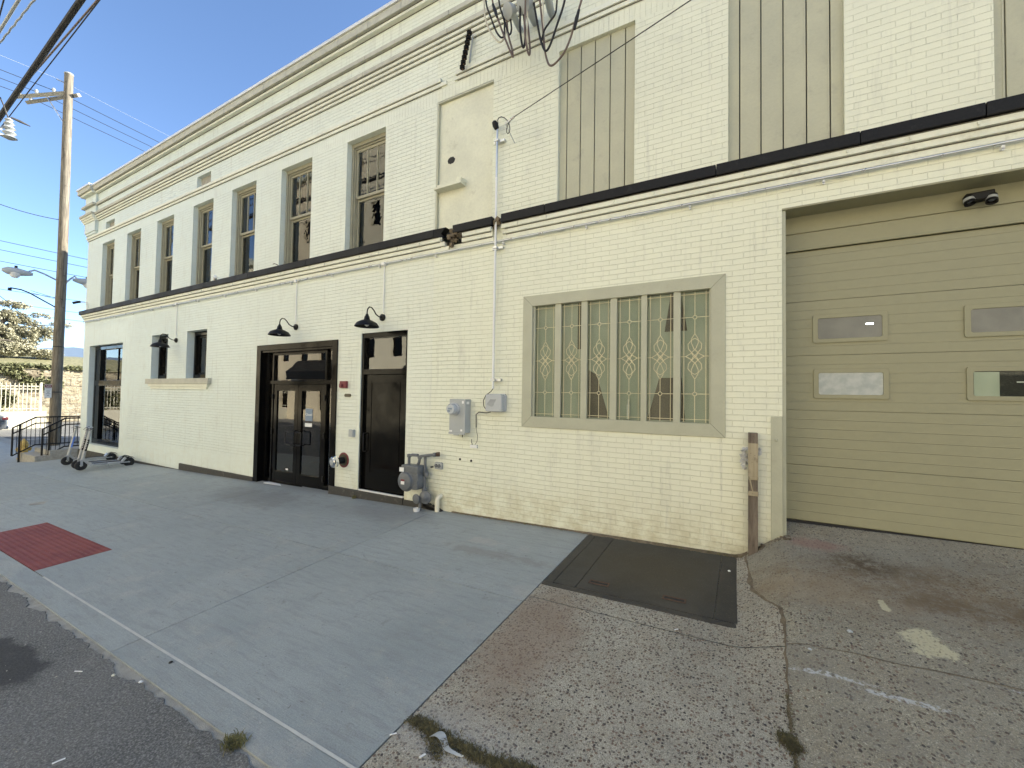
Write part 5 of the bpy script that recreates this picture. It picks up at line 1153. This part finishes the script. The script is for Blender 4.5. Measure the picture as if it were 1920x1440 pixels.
c2 = xp(10, 254, -14); part('bracket', MB().tube([xp(-10, 248, -14), xp(22, 260, -14)], .035, 6).tube([xp(0, 243, -14), xp(14, 232, -14)], .02, 6), GREYP, t); part('rod', MB().tube([xp(20, 220, -14), xp(38, 228, -14), xp(57, 237, -14)], [.02, .03, .01], 6).tube([xp(15, 220, -14), xp(7, 198, -14), xp(0, 182, -14)], .012, 6), BASEC, t)

# ------------------------------------------------------------------ across the cross street
t = thing('fire_hydrant', 'yellow fire hydrant behind the corner railings', 'hydrant', (-22.6, -.72, -.9))
hx, hy, hz_ = -22.6, -.70, -.93
part('barrel', MB().lathe((hx, hy, hz_), (0, 0, 1), [(0, .16), (.04, .16), (.05, .115), (.45, .11), (.46, .14), (.50, .14), (.51, .12), (.60, .10), (.66, .05), (.67, .03), (.71, .03), (.712, .001)], 20), YELLOW, t, smooth=True)
for d_ in ((0, 1, 0), (0, -1, 0), (1, 0, 0)): part('outlet_cap', MB().lathe((hx, hy, hz_ + .34), d_, [(0, .06), (.13, .06), (.135, .075), (.17, .075), (.175, .02), (.2, .02)], 12), YELLOW, t, smooth=True)
WX_ = -36.0
WHITEW = paint('white rendered wall', (.50, .47, .37), .8, var=.05, scale=1)
single('low_wall', MB().box(WX_ - .25, WX_, -26, 2.85, -1, .26), WHITEW, 'low white wall across the cross street below the fence', 'wall')
t = thing('picket_fence', 'pale metal picket fence standing on the low white wall', 'fence', (WX_ - .1, 0, .26))
m = MB()
for z in (.42, 1.55, 1.72): m.box(WX_ - .13, WX_ - .10, -26, 2.65, z - .025, z + .025)
part('rails', m, WHITEW, t)
m = MB(); y = -12.0
while y < 2.65: m.box(WX_ - .10, WX_ - .08, y - .015, y + .015, .30, 1.82); m.prism([(WX_ - .10, y - .02, 1.82), (WX_ - .10, y + .02, 1.82), (WX_ - .10, y, 1.9)], (.02, 0, 0)); y += .16
part('pickets', m, WHITEW, t)
for y in (-7, -4.9, -2.8, -.9, 1.02, 2.62): part('post', MB().box(WX_ - .15, WX_ - .07, y - .045, y + .045, .25, 1.95), WHITEW, t)
def leafcloud(mb, blobs, n, s0, s1, flat=.5, droop=0):
    tot = sum(b[3] * b[4] * b[5] for b in blobs)
    for b in blobs:
        k = int(n * b[3] * b[4] * b[5] / tot)
        for i in range(k):
            u = Vector((random.gauss(0, 1), random.gauss(0, 1), random.gauss(0, 1))).normalized() * (random.random() ** .45)
            p = Vector((b[0] + u.x * b[3], b[1] + u.y * b[4], b[2] + u.z * b[5]))
            if mn.noise(p * 1.6) < -.22: continue
            s_ = random.uniform(s0, s1); q = Quaternion((random.random() - .5, random.random() - .5, random.random() - .5), random.uniform(0, 6.28)).to_matrix()
            a = q @ Vector((s_, 0, 0)); c_ = q @ Vector((0, s_ * flat, 0)); mb.add([p - a, p - c_, p + a, p + c_], [(0, 1, 2, 3)])
def leafm(name, c1, c2):
    n = N(name); oi = n.noise(n.pos(), 6, 3); return n.done(n.mix(n.ramp(oi, .35, .65), c1, c2), .7)
LEAFA = leafm('pale dry leaves', (.20, .195, .12), (.44, .41, .28)); LEAFB = leafm('ivy leaves', (.07, .08, .035), (.20, .20, .09)); BARK = wood('bark', (.06, .05, .04), (.14, .12, .09))
m = MB(); leafcloud(m, [(WX_ - .55, -4 + 1.0 * k, .95, .3, .8, .72) for k in range(-8, 6)], 22000, .06, .12)
single('hedge', m, LEAFB, 'clipped green hedge growing behind the picket fence', 'hedge')
def stonewall_mat():
    n = N('old sandstone blocks'); P = n.pos(); o = n.xyz(P)
    br = n.new('ShaderNodeTexBrick'); n.link(n.comb(o[1], n.math('ADD', o[2], n.math('MULTIPLY', n.noise(P, 1, 3), .15)), 0.), br.inputs['Vector']); br.inputs['Scale'].default_value = 1; br.inputs['Brick Width'].default_value = 1.3; br.inputs['Row Height'].default_value = .62; br.inputs['Mortar Size'].default_value = .025
    br.inputs['Color1'].default_value = (.34, .29, .19, 1); br.inputs['Color2'].default_value = (.22, .18, .12, 1); br.inputs['Mortar'].default_value = (.10, .08, .06, 1)
    c = n.mix(n.ramp(n.noise(n.vmul(P, (1, 1, 2)), 1.6, 9, .75), .42, .62, 0, .8), br.outputs['Color'], (.42, .38, .28)); c = n.mix(n.ramp(n.noise(n.vmul(P, (1, 1, 2.2)), 2.2, 8, .8), .50, .62, 0, .9), c, (.09, .07, .045))
    return n.done(c, .9, n.bump(n.noise(P, 4, 8, .7), .12, 1, n.bump(br.outputs['Fac'], -.05)))
SW = stonewall_mat()
single('stone_retaining_wall', MB().box(-42.6, -41.5, -40, 30, -1, 2.95), SW, 'big old sandstone retaining wall across the cross street', 'wall')
GB = leafm('bank grass', (.16, .155, .075), (.27, .25, .14))
struct('grass_bank', sheet([-41.4, -43, -46, -50, -70], frange(-45, 40, 2), lambda x, y: {-41.4: 2.94, -43: 3.35, -46: 4.0, -50: 4.3, -70: 4.4}[x] + .12 * mn.noise((x, y * .7, 0))), GB)
m = MB(); leafcloud(m, [(-41.35, -3 + k * .9, 2.6 - (k % 3) * .35, .3, .65, .5 + (k % 2) * .3) for k in range(-3, 9)] + [(-41.6, y, 3.05, .4, 1.1, .22) for y in frange(-6, 9, 1)], 9000, .07, .15)
single('wall_ivy', m, LEAFB, 'dark ivy hanging over the top of the sandstone wall', 'ivy')
def far_tree(name, bx, by, bz, blobs, n, label, mat=LEAFA):
    t = thing(name, label, 'tree', (bx, by, bz))
    m = MB().tube([(bx, by, bz - .5), (bx + .05, by + .1, bz + 1.2), (bx, by + .15, bz + 2.4)], [.16, .12, .08], 8)
    for b in blobs: m.tube([(bx, by + .08, bz + 1.0 + random.random()), ((bx + b[0]) / 2, (by + b[1]) / 2, (bz + 1.6 + b[2]) / 2 + .2), (b[0], b[1], b[2])], [.07, .045, .015], 6)
    part('trunk', m, BARK, t, smooth=True)
    m = MB(); leafcloud(m, blobs, n, .05, .11, .45); part('crown', m, mat, t)
far_tree('tree', -46, 2.6, 4.0, [(-46, 2.2, 5.4, 1.2, 1.3, .9), (-46.2, 3.6, 5.1, 1, 1.1, .8), (-46, 1.2, 6.2, .7, .8, .45), (-46, 2.9, 6.9, .6, .75, .35), (-46, 3.9, 6.5, .5, .8, .3), (-46.5, 1.6, 7.3, .5, .6, .3), (-46, 4.9, 6.0, .5, .8, .35), (-46, 5.7, 6.5, .4, .7, .22), (-46, 4.6, 7.0, .45, .55, .25), (-46, 3.3, 7.6, .55, .9, .3), (-46, 1.4, 6.9, .8, 1.0, .5), (-46, 3.1, 6.7, .7, 1.0, .5), (-46, 2.2, 6.5, .7, .8, .5), (-46, 4.2, 5.6, .8, 1.2, .6), (-46, 3.2, 6.2, .5, .4, .5)], 32000, 'pale leaved tree on the bank behind the utility pole')
far_tree('tree', -47.5, -.6, 4.1, [(-47.5, -.8, 5.6, 1.4, 1.6, 1.1), (-47.5, .6, 6.3, 1, 1.1, .6), (-47.5, -.6, 7.3, 1, 1.3, .6), (-47.6, -2.6, 6.3, 1.2, 1.4, 1.0)], 32000, 'pale leaved tree at the left picture edge on the bank')
far_tree('bush', -44.5, 1.0, 3.7, [(-44.5, 1.0, 4.5, .8, 1.6, .6), (-44.5, 3.0, 4.3, .8, 1.2, .5), (-44.7, -1.5, 4.5, .9, 1.5, .7), (-44.5, 4.6, 4.1, .6, .9, .35)], 26000, 'dense low bush along the top of the bank')
# car
def car():
    t = thing('parked_car', 'silver grey sedan cut by the left edge on the cross street', 'car', (-32.5, -2.2, gz(-32.5, -2) ))
    z0 = gz(-32.5, -2); X = -32.5
    body = [(-4.4, .35), (-4.35, .62), (-4.2, .72), (-3.2, .86), (-2.6, 1.30), (-2.0, 1.43), (-1.0, 1.42), (-.35, 1.12), (.05, 1.02), (.22, .95), (.25, .60), (.22, .38), (.0, .30), (-4.3, .28)]
    CARP = paint('silver car paint', (.20, .21, .22), .25, .6)
    y0 = .34
    part('body', MB().prism([(X - .85, y0 + a, z0 + b) for a, b in body], (1.7, 0, 0)), CARP, t, bevel=.06, smooth=True)
    part('rear_window', MB().prism([(X - .7, y0 - .92, z0 + 1.40), (X + .7, y0 - .92, z0 + 1.40), (X + .72, y0 - .38, z0 + 1.145), (X - .72, y0 - .38, z0 + 1.145)], (0, .015, .02)), GLASSN, t)
    part('side_glass', MB().prism([(X + .852, y0 + a, z0 + b) for a, b in ((-3.0, .93), (-2.5, 1.28), (-2.0, 1.37), (-1.1, 1.36), (-.55, 1.05), (-.6, .93))], (.006, 0, 0)), BLACK, t)
    for s_ in (-1, 1): part('tail_light', MB().box(X + s_ * .62 - .18 * (1 if s_ > 0 else 1), X + s_ * .62 + .235, y0 + .05, y0 + .262, z0 + .78, z0 + .92) if s_ > 0 else MB().box(X - .86, X - .5, y0 + .1, y0 + .262, z0 + .78, z0 + .92), REDP, t, bevel=.02)
    part('bumper', MB().box(X - .82, X + .84, y0 + .1, y0 + .29, z0 + .34, z0 + .5), CHROME, t, bevel=.02)
    for yy in (-.75, -3.55):
        for s_ in (-1, 1):
            w_ = part('wheel', MB().lathe((X + s_ * .88, y0 + yy, z0 + .31), (-s_, 0, 0), [(0, .22), (.01, .31), (.2, .31), (.2, .1)], 22), RUBBER, t, smooth=True); part('rim', MB().lathe((X + s_ * .885, y0 + yy, z0 + .31), (-s_, 0, 0), [(0, .2), (.01, .05), (.02, .01)], 16), CHROME, w_)
car()
LINE = paint('worn white line paint', (.6, .6, .56), .8, dirt=(.2, .2, .2))
struct('road_marking', sheet([-29.5, -29.38], frange(-20, 12, 2), lambda x, y: gz(x, y) - .02), LINE)

# ------------------------------------------------------------------ opposite side of the street (behind the camera: seen in the glass, lights the front)
def opp_wall(c, name):
    n = N(name); P = n.pos(); c2 = n.mix(n.ramp(n.noise(P, .6, 6), .3, .7), tuple(x * .9 for x in c), c); return n.done(c2, .85, n.bump(n.noise(P, 20, 4), .004))
OB1 = opp_wall((.68, .58, .40), 'tan brick'); OB2 = opp_wall((.74, .67, .49), 'beige render'); OB3 = opp_wall((.5, .42, .3), 'brown brick')
OGRP = 'buildings across the street'
def opp(x0, x1, h, mat, label, floors, y=-17.4, awn=None):
    t = thing('street_building', label, 'building', ((x0 + x1) / 2, y, -1.0), OGRP)
    hs = []; wn = max(2, int((x1 - x0) / 2.6))
    for f_ in range(floors):
        zb = .9 + f_ * 3.5 if f_ else .1
        for k in range(wn):
            c_ = x0 + (x1 - x0) * (k + .5) / wn; hs.append((c_ - .55, c_ + .55, zb, zb + (2.0 if f_ else 2.6)))
    q = wall_mesh(x0, x1, -1.5, h, hs, .25)
    q.v = [(v[0], y - v[1], v[2]) for v in q.v]; m = MB(); m.add(q.v, q.f); m.quad((x0, y, -1.5), (x0, y - 12, -1.5), (x0, y - 12, h), (x0, y, h)); m.quad((x1, y, -1.5), (x1, y, h), (x1, y - 12, h), (x1, y - 12, -1.5)); m.quad((x0, y - .001, h), (x1, y - .001, h), (x1, y - 12, h), (x0, y - 12, h))
    part('wall', m, mat, t)
    part('cornice', MB().box(x0 - .15, x1 + .15, y, y + .3, h - .5, h + .05), TRIM, t)
    m = MB()
    for a, b, c_, d_ in hs: m.box(a, b, y - .22, y - .2, c_, d_)
    part('window_panes', m, BLACK, t)
    if awn:
        a, b = awn; m = MB().prism([(a, y, 4.4), (a, y, 2.9), (a, y + 1.1, 2.7), (a, y + 1.1, 3.4)], (b - a, 0, 0)); part('awning', m, BLACKM, t)
opp(-60, -41, 14.5, OB2, 'beige rendered building farthest down the opposite side', 4)
opp(-40.5, -27.2, 21, OB1, 'tan brick building with black awning on the opposite side', 5, awn=(-34.6, -29))
opp(-27, -12.5, 22.5, OB2, 'tall beige building opposite the far corner', 5, awn=(-21, -18.5))
opp(-12, 1.5, 10.0, OB1, 'tan brick building directly opposite the black doors', 3)
opp(2, 16, 11.0, OB2, 'beige building opposite the garage door', 3)
opp(16.5, 36, 9.5, OB1, 'tan brick building at the right end of the opposite side', 2)
